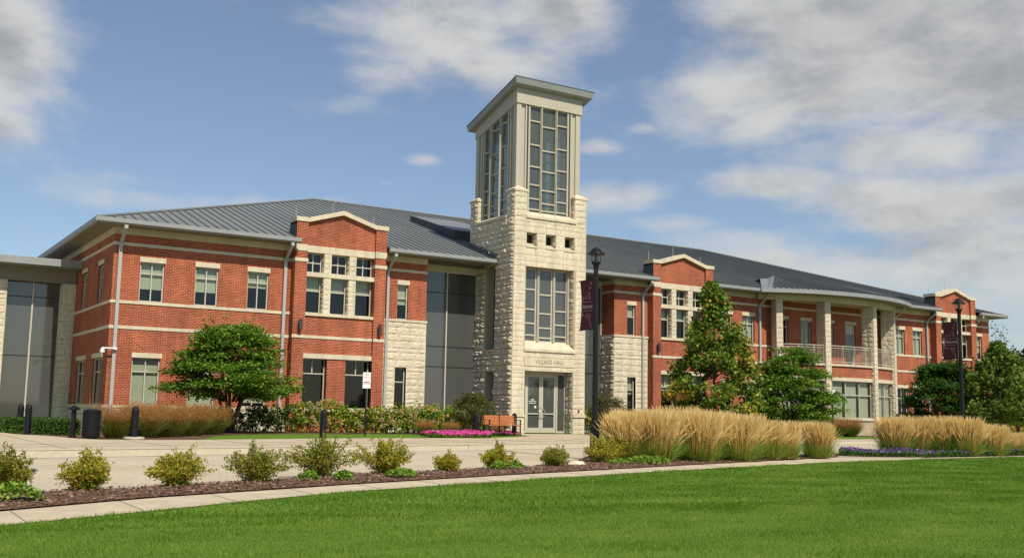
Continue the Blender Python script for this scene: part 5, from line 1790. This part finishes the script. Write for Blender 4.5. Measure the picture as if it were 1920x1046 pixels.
def maple(loc, label, W_, H_, n=9000, z0=.9, mat='leaf_maple', leaf=.17, seed=0, pointy=1.0, shoots=(), group=None):
    global rng
    rng = np.random.default_rng(seed)
    t = thing('maple_tree', label, 'tree', loc, group)
    cl = []
    nc = 170
    for i in range(nc):
        a = rng.uniform(0, 2 * np.pi); zz = rng.uniform(0, 1) ** 1.15
        prof = (1 - zz) ** .8 * pointy + (1 - zz ** 2.5) * (1 - pointy)
        prof = prof * min(1, .55 + zz * 3.0)
        rmax = W_ / 2 * max(prof, .04)
        rr = rmax * (rng.uniform(.3, 1.0) ** .55)
        cl.append(np.array([rr * np.cos(a), rr * np.sin(a), z0 + (H_ - z0) * zz]))
    P = []; IX = []
    per = n // nc
    for c in cl:
        m = int(per * rng.uniform(.3, 1.8)); k = .6 + .4 * min(1, (H_ - c[2]) / 2)
        rr = math.hypot(c[0], c[1]) / (W_ / 2)
        P.append(c + rng.normal(size=(m, 3)) * np.array([.19, .19, .14]) * k)
        turn = .02 + (.17 if rr > .45 or c[2] > H_ * .7 else .0)
        IX.append((rng.uniform(0, 1, m) < (.6 if rng.uniform() < turn else .035)).astype(int))
    for (dx, dy, h0, h1) in shoots:
        m = 26
        zz = np.linspace(h0, h1, m)
        P.append(np.stack([dx + np.zeros(m), dy + np.zeros(m), zz], 1) + rng.normal(size=(m, 3)) * np.array([.11, .11, .03])); IX.append(np.zeros(m, int))
    for i in range(34):      # leader and side shoots breaking the outline
        c = cl[rng.integers(nc)]; d = np.array([c[0] * .7, c[1] * .7, .9 + rng.uniform(0, .6)]); d /= np.linalg.norm(d) + 1e-6
        m = 12
        P.append(c + d * np.linspace(.05, rng.uniform(.4, .85), m)[:, None] + rng.normal(size=(m, 3)) * .05); IX.append((rng.uniform(0, 1, m) < .3).astype(int))
    P = np.concatenate(P); IX = np.concatenate(IX)
    npmesh('crown', leaves(P, leaf, flat=.15, aspect=.42), 4, [mat, 'leaf_turning' if mat == 'leaf_maple' else mat], IX if mat == 'leaf_maple' else None, parent=t)
    mb = MB()
    mb.tube([(0, 0, 0), (.02, 0, z0), (0, .02, H_ * .5), (0, 0, H_ * .93)], [.085, .075, .045, .012], 'bark', 8)
    for i in range(26):
        c = Vector(cl[rng.integers(nc)]); s = Vector((0, 0, max(z0 * .9, c.z - .6)))
        if s.z < H_ * .85: mb.tube([s, s.lerp(c, .5), c], [.028, .018, .006], 'bark', 5)
    for (dx, dy, h0, h1) in shoots: mb.tube([(0, 0, H_ * .7), (dx, dy, h0), (dx, dy, h1)], [.02, .012, .005], 'bark', 5)
    mb.build('trunk', t, smooth=True)
    rng = np.random.default_rng(seed + 100)
    return t


spread_tree((12.9, 40.3, 0), 'bright green spreading tree with layered branches in front of the left brick wing', 4.75, 4.15, n=38000, z0=1.35, seed=1)
maple((35.0, 37.0, 0), 'tall pointed maple turning yellow and orange in front of the second gabled bay', 5.0, 7.3, n=20000, z0=.75, seed=2, pointy=.72)
spread_tree((39.6, 36.4, 0), 'green spreading tree right of the yellowing maple, in front of the portico', 4.3, 4.4, n=36000, z0=.8, seed=3)
spread_tree((50.2, 35.4, 0), 'dark green rounded tree in front of the far gabled bay', 4.3, 4.1, n=38000, z0=.7, seed=4, mat='leaf_dark')
maple((50.6, 32.4, 0), 'broad green maple with two bare upright shoots at the far right', 4.0, 5.0, n=11000, z0=1.0, mat='leaf_maple_green', seed=5, pointy=.25, shoots=((-.35, -.1, 4.6, 6.1), (.25, -.15, 4.5, 5.9)))
maple((54.0, 33.6, 0), 'green maple at the right edge behind the other maple', 3.6, 4.4, n=7000, z0=1.0, mat='leaf_maple_green', seed=6, pointy=.3)


def round_shrub(loc, label, W_, H_, n, mat, leaf, seed, name='shrub', cat='shrub'):
    global rng
    rng = np.random.default_rng(seed)
    t = thing(name, label, cat, loc)
    nc = 70; P = []
    for i in range(nc):
        d = rng.normal(size=3); d /= np.linalg.norm(d); rr = rng.uniform(.4, 1) ** .5
        c = np.array([d[0] * W_ / 2 * rr, d[1] * W_ / 2 * rr, H_ * (.5 + .46 * d[2] * rr)])
        P.append(c + rng.normal(size=(n // nc, 3)) * np.array([.12, .12, .10]))
    P = np.concatenate(P); P = P[P[:, 2] > .02]
    npmesh('foliage', leaves(P, leaf, aspect=.32), 4, [mat], parent=t)
    branchy(t, (0, 0, 0), [(rng.uniform(-.3, .3) * W_, rng.uniform(-.3, .3) * W_, H_ * .6) for _ in range(7)], .025, name='stems')
    return t


round_shrub((23.0, 38.9, 0), 'round olive brown shrub behind the bench', 1.75, 1.85, 7000, 'leaf_olive', .075, 21)
round_shrub((30.6, 39.6, 0), 'round olive green shrub right of the stone tower', 1.9, 1.95, 7000, 'leaf_olive', .075, 22)
round_shrub((39.3, 33.9, 0), 'small dark shrub behind the tan grasses near the footpath gap', .9, .75, 2200, 'leaf_dark', .06, 23)


def hydrangea(loc, label, W_, H_, seed, mat='leaf_hydrangea', bloom='bloom_tan', nb=22):
    global rng
    rng = np.random.default_rng(seed)
    t = thing('hydrangea_bush', label, 'bush', loc, 'hydrangeas along the foot of the hall')
    nc = 45; P = []
    for i in range(nc):
        a = rng.uniform(0, 2 * np.pi); rr = rng.uniform(0, 1) ** .5; z = rng.uniform(.12, 1)
        c = np.array([np.cos(a) * rr * W_ / 2, np.sin(a) * rr * W_ / 2.4, H_ * z * (1 - .25 * rr ** 2)])
        P.append(c + rng.normal(size=(34, 3)) * np.array([.11, .11, .10]))
    P = np.concatenate(P); P = P[P[:, 2] > .02]
    npmesh('foliage', leaves(P, .115, flat=.25, aspect=.36), 4, [mat], parent=t)
    B = []
    for i in range(nb):
        a = rng.uniform(np.pi, 2 * np.pi) if rng.uniform() < .75 else rng.uniform(0, np.pi)
        z = rng.uniform(.25, 1.0); rr = (1 - .35 * z)
        c = np.array([np.cos(a) * rr * W_ / 2, np.sin(a) * rr * W_ / 2.2, H_ * z])
        d = rng.normal(size=(60, 3)); d /= np.linalg.norm(d, axis=1)[:, None]
        B.append(c + d * rng.uniform(.06, .09))
    npmesh('flower_heads', leaves(np.concatenate(B), .045, aspect=.5), 4, [bloom], parent=t)
    branchy(t, (0, 0, 0), [(rng.uniform(-.4, .4) * W_, rng.uniform(-.3, .3) * W_, H_ * .6) for _ in range(5)], .015, name='stems')
    return t


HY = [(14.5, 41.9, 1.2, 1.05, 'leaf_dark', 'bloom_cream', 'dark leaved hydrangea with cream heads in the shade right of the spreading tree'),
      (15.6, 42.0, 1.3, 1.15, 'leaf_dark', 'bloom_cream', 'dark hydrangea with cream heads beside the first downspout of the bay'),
      (16.6, 41.7, 1.3, 1.25, 'leaf_hydrangea', 'bloom_tan', 'light green hydrangea below the left pier of the first gabled bay'),
      (17.6, 41.6, 1.3, 1.35, 'leaf_hydrangea', 'bloom_tan', 'tallest yellow green hydrangea under the left ground-floor window of the bay'),
      (18.6, 41.2, 1.1, 1.0, 'leaf_hydrangea', 'bloom_tan', 'hydrangea with tan heads just right of the bollard on the grass strip'),
      (19.4, 41.0, 1.2, 1.05, 'leaf_hydrangea', 'bloom_tan', 'hydrangea with tan heads left of the parking sign post'),
      (20.3, 41.0, 1.2, 1.1, 'leaf_hydrangea', 'bloom_tan', 'hydrangea with tan heads right behind the parking sign post'),
      (21.2, 41.0, 1.2, 1.15, 'leaf_hydrangea', 'bloom_tan', 'hydrangea with tan heads in front of the downspout right of the bay'),
      (22.0, 41.2, 1.2, 1.3, 'leaf_hydrangea', 'bloom_tan', 'yellow leaved hydrangea under the narrow stone-wall window'),
      (22.9, 41.3, 1.0, 1.0, 'leaf_hydrangea', 'bloom_tan', 'hydrangea at the right end of the stone wall beside the dark glass'),
      (23.7, 41.6, 1.1, 1.3, 'leaf_green', 'bloom_tan', 'greener hydrangea in front of the left half of the glass wall'),
      (24.6, 41.8, 1.1, 1.2, 'leaf_green', 'bloom_cream', 'green hydrangea in front of the right half of the glass wall'),
      (32.0, 42.6, .9, 1.1, 'leaf_hydrangea', 'bloom_tan', 'single hydrangea right beside the corner of the stone tower'),
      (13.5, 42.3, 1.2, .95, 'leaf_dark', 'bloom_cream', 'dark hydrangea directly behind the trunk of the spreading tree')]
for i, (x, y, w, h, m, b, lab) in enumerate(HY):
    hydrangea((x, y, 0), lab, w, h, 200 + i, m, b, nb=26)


def blades(n, R0, spread, H_, width, lean=1.0, curve=.3, zlo=0.0, hvar=.25, taper=True, seg=2):
    """arching blades as quads in segments, one island each -> built as seg quads sharing nothing; returns 4-corner polys"""
    a = rng.uniform(0, 2 * np.pi, n); r = R0 * rng.uniform(0, 1, n) ** .5
    b = np.stack([np.cos(a) * r, np.sin(a) * r, np.zeros(n)], 1)
    a2 = a + rng.normal(0, .5, n)
    h = H_ * (1 - rng.uniform(0, 1, n) * hvar)
    out = np.stack([np.cos(a2), np.sin(a2), np.zeros(n)], 1) * (spread * (r / R0 * .7 + rng.uniform(0, .5, n)) * lean)[:, None]
    th = rng.uniform(0, 2 * np.pi, n); s = np.stack([np.cos(th), np.sin(th), np.zeros(n)], 1) * width
    return b, out, h, s


def tri(b, out, h, s, t0=0.0, t1=1.0, w0=1.0, w1=.15, bend=1.6):
    def P(t):
        return b + out * (t ** bend) + np.stack([0 * h, 0 * h, h * (t - .12 * t ** 3)], 1)
    p0, p1 = P(t0), P(t1)
    return np.stack([p0 - s * w0, p0 + s * w0, p1 + s * w1, p1 - s * w1], 1).reshape(-1, 3)


def make_reed(label, loc, seed=0):
    global rng
    rng = np.random.default_rng(seed)
    t = thing('ornamental_grass', label, 'grass clump', loc, 'tan feather reed grasses')
    b, out, h, s = blades(1100, .36, .25, 1.48, .005, hvar=.40)
    fl = rng.uniform(0, 1, len(h)) < .09          # some stems flop outward, as they do late in the season
    out[fl] *= rng.uniform(1.8, 3.2, (fl.sum(), 1)); h[fl] *= .84
    npmesh('stems', np.concatenate([tri(b, out, h, s, 0, .5, 1, .9), tri(b, out, h, s, .5, .82, .9, .6)]), 4, ['straw'], parent=t)
    # plumes: two crossed tapering blades at the stem tips
    s2 = np.cross(s, np.array([0, 0, 1.0]))
    npmesh('plumes', np.concatenate([tri(b, out, h, s * 2.8, .58, .82, .4, 1.0), tri(b, out, h, s * 2.8, .82, 1.0, 1.0, .1), tri(b, out, h, s2 * 2.8, .62, .98, .9, .1)]), 4, ['plume'], parent=t)
    b, out, h, s = blades(1000, .36, .46, .78, .006, hvar=.72)
    npmesh('foliage', np.concatenate([tri(b, out, h, s, 0, .55, 1, .8, 1.3), tri(b, out, h, s, .55, 1.0, .8, .1, 1.3)]), 4, ['blade_green'], parent=t)
    return t


RG = [(17.35, 21.6, 1.0, 'leftmost tall feather reed grass clump beside the lamp post'), (18.0, 21.2, 1.05, 'second tall feather reed clump from the left of the long tan row'), (18.75, 21.7, 1.05, 'third feather reed clump of the long row, in front of the maple'),
      (19.5, 21.2, 1.05, 'fourth feather reed clump of the long row'), (20.3, 21.75, 1.05, 'fifth feather reed clump, middle of the long row'), (21.1, 21.4, 1.0, 'sixth feather reed clump of the long row'),
      (21.95, 21.9, 1.0, 'seventh feather reed clump of the long row'), (22.75, 21.9, .95, 'eighth feather reed clump of the long row'), (23.55, 22.0, .92, 'last feather reed clump at the right end of the long row'),
      (18.3, 22.5, 1.05, 'feather reed clump in the back rank behind the left of the long row'), (20.0, 22.7, 1.08, 'feather reed clump in the back rank behind the middle of the long row'), (21.6, 22.8, 1.02, 'feather reed clump in the back rank behind the right of the long row'),
      (25.35, 22.3, .86, 'lone feather reed clump standing apart at the tip of the mulch bed'),
      (31.4, 24.1, 1.02, 'first feather reed clump of the right group behind the purple flowers'), (32.35, 24.0, 1.02, 'second feather reed clump of the right group behind the purple flowers'),
      (33.2, 23.6, 1.1, 'tallest feather reed clump left of the right lamp post'), (33.6, 22.9, 1.02, 'feather reed clump directly in front of the right lamp post'), (35.3, 22.9, .9, 'loose feather reed clump just right of the right lamp post'),
      (36.9, 23.4, .62, 'short yellowish grass clump at the right edge of the purple flowers'), (38.4, 23.9, .62, 'short grass clump cut by the right edge of the photo'),
      (38.2, 25.3, .85, 'grass clump behind the short one at the right edge'), (40.3, 26.2, .85, 'tan grass clump at the far right edge behind the others'), (61.0, 38.2, .95, 'distant tan grass clump under the maple at the right'), (62.8, 38.6, .95, 'distant tan grass clump left of the last maple trunk'), (64.8, 39.0, .95, 'distant tan grass clump at the foot of the last maple'), (59.3, 38.2, .9, 'distant tan grass clump at the foot of the far gabled bay')]
protos = [make_reed(RG[k][3], (RG[k][0], RG[k][1], gz(RG[k][0], RG[k][1]) + .03), 50 + k) for k in range(4)]
for i, (x, y, sc_, lab) in enumerate(RG[4:]):
    o = dup(protos[i % 4], (x, y, gz(x, y) + .03), lab, rz=i * 1.1)
    r_ = random.Random(i + 5)
    o.scale = (sc_ * r_.uniform(1.0, 1.22), sc_ * r_.uniform(1.0, 1.22), sc_ * r_.uniform(.92, 1.07)); o.rotation_euler = (r_.uniform(-.05, .05), r_.uniform(-.05, .05), i * 1.1)
for k in range(4): protos[k].scale = (RG[k][2] * 1.12, RG[k][2] * 1.12, RG[k][2])


def make_rust(label, loc, seed=0):
    global rng
    rng = np.random.default_rng(seed)
    t = thing('switchgrass', label, 'grass clump', loc, 'rust coloured grasses')
    b, out, h, s = blades(900, .22, .55, 1.05, .0045, hvar=.35)
    npmesh('stems', np.concatenate([tri(b, out, h, s, 0, .55, 1, .9), ]), 4, ['rust_base'], parent=t)
    n = 12000
    k = rng.integers(0, 900, n); tt = rng.uniform(.30, 1.05, n) ** .7
    P = b[k] + out[k] * (tt ** 1.6)[:, None] + np.stack([0 * tt, 0 * tt, h[k] * tt * .95], 1) + rng.normal(size=(n, 3)) * .06
    d = rng.normal(size=(n, 3)); d[:, 2] = np.abs(d[:, 2]) + .6
    npmesh('seed_heads', leaves(P, .07, dirs=d, aspect=.07), 4, ['rust_grass'], parent=t)
    b, out, h, s = blades(1100, .30, .62, .80, .006, hvar=.45)
    npmesh('foliage', np.concatenate([tri(b, out, h, s, 0, .55, 1, .8, 1.3), tri(b, out, h, s, .55, 1.0, .8, .1, 1.3)]), 4, ['rust_base'], parent=t)
    return t


RU = [(7.25, 33.3, 1.0, 'rust coloured grass clump beside the litter bin'), (8.1, 33.7, 1.0, 'rust coloured grass clump right behind the bollard with footing'), (9.1, 34.6, 1.02, 'middle rust coloured grass clump in front of the first window'),
      (10.2, 36.0, 1.05, 'rust coloured grass clump left of the spreading tree'), (11.4, 37.8, 1.05, 'rust and green grass clump closest to the trunk of the spreading tree'), (8.8, 36.4, 1.1, 'rear rust coloured grass clump under the wall corner'),
      (44.4, 38.6, 1.0, 'brown grass clump in front of the portico, just right of the small sign'), (45.8, 39.0, 1.0, 'brown grass clump in front of the middle of the portico'), (47.3, 39.3, 1.0, 'brown grass clump in front of the right end of the portico'),
      (24.2, 39.0, .45, 'low brownish grass tuft between hydrangeas and bench'), (21.3, 37.9, .55, 'low brownish grass tuft behind the pink petunias'), (20.4, 38.4, .6, 'low green brown grass tuft at the left end of the pink petunias')]
f0 = make_rust(RU[0][3], (RU[0][0], RU[0][1], 0), 70); f1 = make_rust(RU[1][3], (RU[1][0], RU[1][1], 0), 71)
for i, (x, y, s, lab) in enumerate(RU[2:]):
    dup((f0, f1)[i % 2], (x, y, 0), lab, rz=i * .9, scale=s)


def shoot_shrub(loc, label, W_, H_, seed, mat='leaf_shrub', leaf=.046, nsh=46):
    global rng
    rng = np.random.default_rng(seed)
    t = thing('small_shrub', label, 'shrub', loc, 'young shrubs along the mulch bed')
    P, D = [], []
    mb = MB()
    for i in range(nsh):
        a = rng.uniform(0, 2 * np.pi); tilt = rng.uniform(0, 1) ** .7
        skew = 1 + .35 * math.sin(a * 2 + seed) + .2 * math.sin(a * 3 + seed * 2)
        L = H_ * rng.uniform(.5, 1.08)
        if rng.uniform() < .22: L *= 1.32
        end = np.array([np.cos(a) * tilt * W_ / 2 * skew, np.sin(a) * tilt * W_ / 2 * skew, L * (1 - .38 * tilt ** 2)])
        st = np.array([np.cos(a) * .05, np.sin(a) * .05, 0])
        m = 80
        tt = rng.uniform(.04, 1, m) ** .9
        q = st + (end - st) * tt[:, None] + np.stack([0 * tt, 0 * tt, .12 * H_ * np.sin(np.pi * tt)], 1)
        P.append(q + rng.normal(size=(m, 3)) * (.018 + .055 * (1 - tt))[:, None])
        dd = (end - st) / np.linalg.norm(end - st) + rng.normal(size=(m, 3)) * .7
        D.append(dd)
        if i % 3 == 0: mb.tube([st, (st + end) / 2 + np.array([0, 0, .1 * H_]), end], [.006, .004, .002], 'bark', 4)
    npmesh('foliage', leaves(np.concatenate(P), leaf, dirs=np.concatenate(D), aspect=.27), 4, [mat], parent=t)
    mb.build('twigs', t)
    return t


SH = [(2.0, 15.45, .62, .50, 'leaf_shrub_red', 'reddish green young shrub cut by the left edge of the photo'),
      (3.05, 15.75, .66, .44, 'leaf_shrub', 'yellow green young shrub, first from the left standing clear in the mulch'),
      (4.42, 16.2, .75, .46, 'leaf_shrub', 'wide yellow green young shrub with a raised right shoot'),
      (5.80, 16.7, .72, .50, 'leaf_shrub_red', 'dark olive and reddish young shrub with a long arching right shoot'),
      (7.30, 17.6, .82, .64, 'leaf_shrub_red', 'tallest young shrub, olive brown, between two low bright green mounds'),
      (8.80, 18.15, .86, .58, 'leaf_shrub', 'large rounded yellow young shrub right of the tallest one'),
      (10.35, 18.5, .38, .30, 'leaf_shrub', 'smallest bright yellow young shrub, alone in the middle of the bed'),
      (12.0, 19.35, .66, .42, 'leaf_shrub', 'yellow young shrub behind the low green mound before the entrance'),
      (13.75, 19.7, .58, .36, 'leaf_shrub_red', 'brownish red young shrub beside the pale rock'),
      (16.0, 20.9, .75, .50, 'leaf_shrub', 'yellow green young shrub at the foot of the lamp post'),
      (16.9, 21.4, .75, .55, 'leaf_shrub', 'young shrub between lamp post and tall tan grasses')]
for i, (x, y, w, h, m, lab) in enumerate(SH):
    shoot_shrub((x, y, mound(x, y) + .02), lab, w * 1.38, h * 1.02, 300 + i, m, nsh=int(62 + w * 46))


def low_mound(loc, label, W_, H_, seed, D_=None):
    global rng
    rng = np.random.default_rng(seed)
    n = int(900 * W_)
    a = rng.uniform(0, 2 * np.pi, n); rr = rng.uniform(0, 1, n) ** .5
    lump_ = 1 + .25 * np.sin(a * 3 + seed)
    P = np.stack([np.cos(a) * rr * W_ / 2 * lump_, np.sin(a) * rr * (D_ or W_ * .7) / 2 * lump_, H_ * np.sqrt(np.clip(1 - rr ** 2, 0, 1)) * rng.uniform(.5, 1.05, n) + .01], 1)
    o = npmesh('groundcover_plant', leaves(P, .055, flat=.3, aspect=.4), 4, ['leaf_bright'], loc=loc)
    tag(o, label, 'plant', 'low bright green perennials in the mulch')
    return o


LM = [(1.9, 14.3, .75, .22, 'bright green mound cut by the left edge below the reddish shrub'), (6.75, 16.75, .36, .16, 'small bright mound left of the tallest young shrub'), (7.35, 16.7, .36, .17, 'small bright mound right under the tallest young shrub'),
      (8.65, 17.15, .60, .16, 'bright mound in front of the large yellow shrub'), (11.75, 18.85, .36, .17, 'bright mound left of the pair before the entrance'), (12.25, 19.0, .40, .16, 'bright mound right of the pair before the entrance'),
      (15.9, 20.1, .5, .14, 'low bright mound in front of the lamp post shrub'), (16.7, 20.15, .95, .2, 'wide low bright mound left of the tan grasses'), (17.5, 20.5, .7, .17, 'bright mound touching the foot of the first tan grass clump')]
for i, (x, y, w, h, lab) in enumerate(LM):
    low_mound((x, y, mound(x, y) + .02), lab, w, h, 400 + i)


def flower_bed(name, label, poly, n, h, petals, leafm, petal_size, seed, z=0.0, zf=None, frac=.5):
    """poly: list of (x,y); random points inside"""
    global rng
    rng = np.random.default_rng(seed)
    xs_ = [p[0] for p in poly]; ys_ = [p[1] for p in poly]
    pts = []
    while len(pts) < n:
        x, y = rng.uniform(min(xs_), max(xs_)), rng.uniform(min(ys_), max(ys_))
        c = False; j = len(poly) - 1
        for i in range(len(poly)):
            if (poly[i][1] > y) != (poly[j][1] > y) and x < (poly[j][0] - poly[i][0]) * (y - poly[i][1]) / (poly[j][1] - poly[i][1]) + poly[i][0]: c = not c
            j = i
        if c: pts.append((x, y, (zf(x, y) if zf else z)))
    P = np.array(pts)
    hh = h * (.7 + .3 * np.sin(P[:, 0] * 2.1) * np.cos(P[:, 1] * 2.7))
    k = rng.uniform(0, 1, n) < frac
    top = P[k].copy(); top[:, 2] += hh[k] * rng.uniform(.75, 1.1, k.sum())
    lo = P[~k].copy(); lo[:, 2] += hh[~k] * rng.uniform(.05, .95, (~k).sum())
    V = np.concatenate([leaves(top, petal_size, flat=.35, aspect=.5), leaves(lo, .07, flat=.2, aspect=.35)])
    idx = np.concatenate([np.zeros(k.sum(), int), np.ones((~k).sum(), int)])
    o = npmesh(name, V, 4, [petals, leafm], idx)
    tag(o, label, 'flowers'); o['kind'] = 'stuff'
    return o


flower_bed('petunia_bed', 'bright pink petunias spilling along the pavement left of the bench', [(18.9, 34.15), (20.9, 34.2), (21.5, 34.9), (22.3, 36.6), (22.3, 37.9), (20.5, 36.6), (18.6, 35.4)], 7600, .26, 'petal_pink', 'leaf_green', .07, 500)
flower_bed('petunia_bed', 'pink petunias behind and right of the bench legs', [(23.2, 39.0), (24.7, 38.0), (26.0, 40.0), (25.0, 40.7)], 3600, .22, 'petal_pink', 'leaf_green', .07, 501, frac=.4)
flower_bed('begonia_bed', 'low red pink flowers right of the tower entrance', [(29.9, 37.8), (31.6, 36.9), (33.2, 38.6), (31.8, 39.8)], 4200, .2, 'petal_red', 'leaf_green', .06, 502, frac=.55)
flower_bed('petunia_bed', 'purple petunias in front of the right group of tan grasses', [(27.6, 23.4), (28.4, 22.75), (30.3, 22.3), (33.0, 22.4), (36.5, 22.9), (38.5, 23.0), (41, 24.0), (37, 24.2), (34, 23.4), (32, 24.3), (30.5, 24.8), (28.8, 24.4)], 19000, .24, 'petal_purple', 'leaf_dark', .06, 503, zf=lambda x, y: gz(x, y) + .03, frac=.16)
strip('flower_bed_soil', [(27.5, 23.3), (28.4, 22.7), (30.3, 22.25), (36.5, 22.8), (45, 23.2)], [(28.6, 24.8), (30.4, 25.2), (33, 25.4), (38, 25.9), (45, 26.6)], .034, 'mulch', nx=20, ny=6)

# clipped hedge at the left
def hedge(loc_pts, label, W_, H_, seed):
    global rng
    rng = np.random.default_rng(seed)
    n = 9000
    (ax, ay), (bx, by) = loc_pts
    t = rng.uniform(0, 1, n)
    L = math.hypot(bx - ax, by - ay); nx_, ny_ = -(by - ay) / L, (bx - ax) / L
    s = rng.uniform(-1, 1, n); z = rng.uniform(0, 1, n)
    k = rng.uniform(0, 1, n)
    z = np.where(k < .45, 1 - .06 * rng.uniform(0, 1, n), z); s = np.where(k > .45, np.sign(s) * (1 - .1 * rng.uniform(0, 1, n)), s)
    bump = 1 + .05 * np.sin(t * 17) + .04 * np.sin(t * 31 + 2)
    P = np.stack([ax + (bx - ax) * t + nx_ * s * W_ / 2 * bump, ay + (by - ay) * t + ny_ * s * W_ / 2 * bump, H_ * z * bump - .06 * H_ * s ** 4], 1) + rng.normal(size=(n, 3)) * .02
    o = npmesh('hedge', leaves(P, .06, aspect=.4), 4, ['hedge_leaf'])
    tag(o, label, 'hedge')
    mb = MB()


hedge([(4.9, 39.6), (6.0, 38.2)], 'low clipped dark green hedge behind the left bollards', 1.0, .5, 600)
hedge([(5.6, 37.0), (6.6, 36.4)], 'low clipped green hedge piece just left of the black litter bin', .9, .48, 601)

# far off wood on the right and behind
def far_wood(name, label, x0, y0, x1, y1, H_, n, seed):
    global rng
    rng = np.random.default_rng(seed)
    nc = int(math.hypot(x1 - x0, y1 - y0) / 1.6)
    P = []
    for i in range(nc):
        t = rng.uniform(); hh = H_ * rng.uniform(.65, 1.05)
        c = np.array([x0 + (x1 - x0) * t + rng.normal() * 3, y0 + (y1 - y0) * t + rng.normal() * 3, hh * .55])
        d = rng.normal(size=(n // nc, 3)); d /= np.linalg.norm(d, axis=1)[:, None]
        P.append(c + d * np.array([3.2, 3.2, hh * .47]) * rng.uniform(.7, 1, (n // nc, 1)))
    o = npmesh(name, leaves(np.concatenate(P), 1.0, aspect=.45), 4, ['far_leaf'])
    tag(o, label, 'woodland'); o['kind'] = 'stuff'


far_wood('woodland', 'dark distant trees beyond the right end of the hall', 125, 86, 260, 96, 12.5, 26000, 700)
far_wood('woodland', 'distant trees left of the hall behind the link', -220, 150, -20, 170, 14, 16000, 701)

# ------------------------------------------------------------------ render settings
SC.cycles.max_bounces = 6
SC.cycles.diffuse_bounces = 2
SC.cycles.glossy_bounces = 3
SC.cycles.transparent_max_bounces = 12
SC.cycles.caustics_reflective = False
SC.cycles.caustics_refractive = False
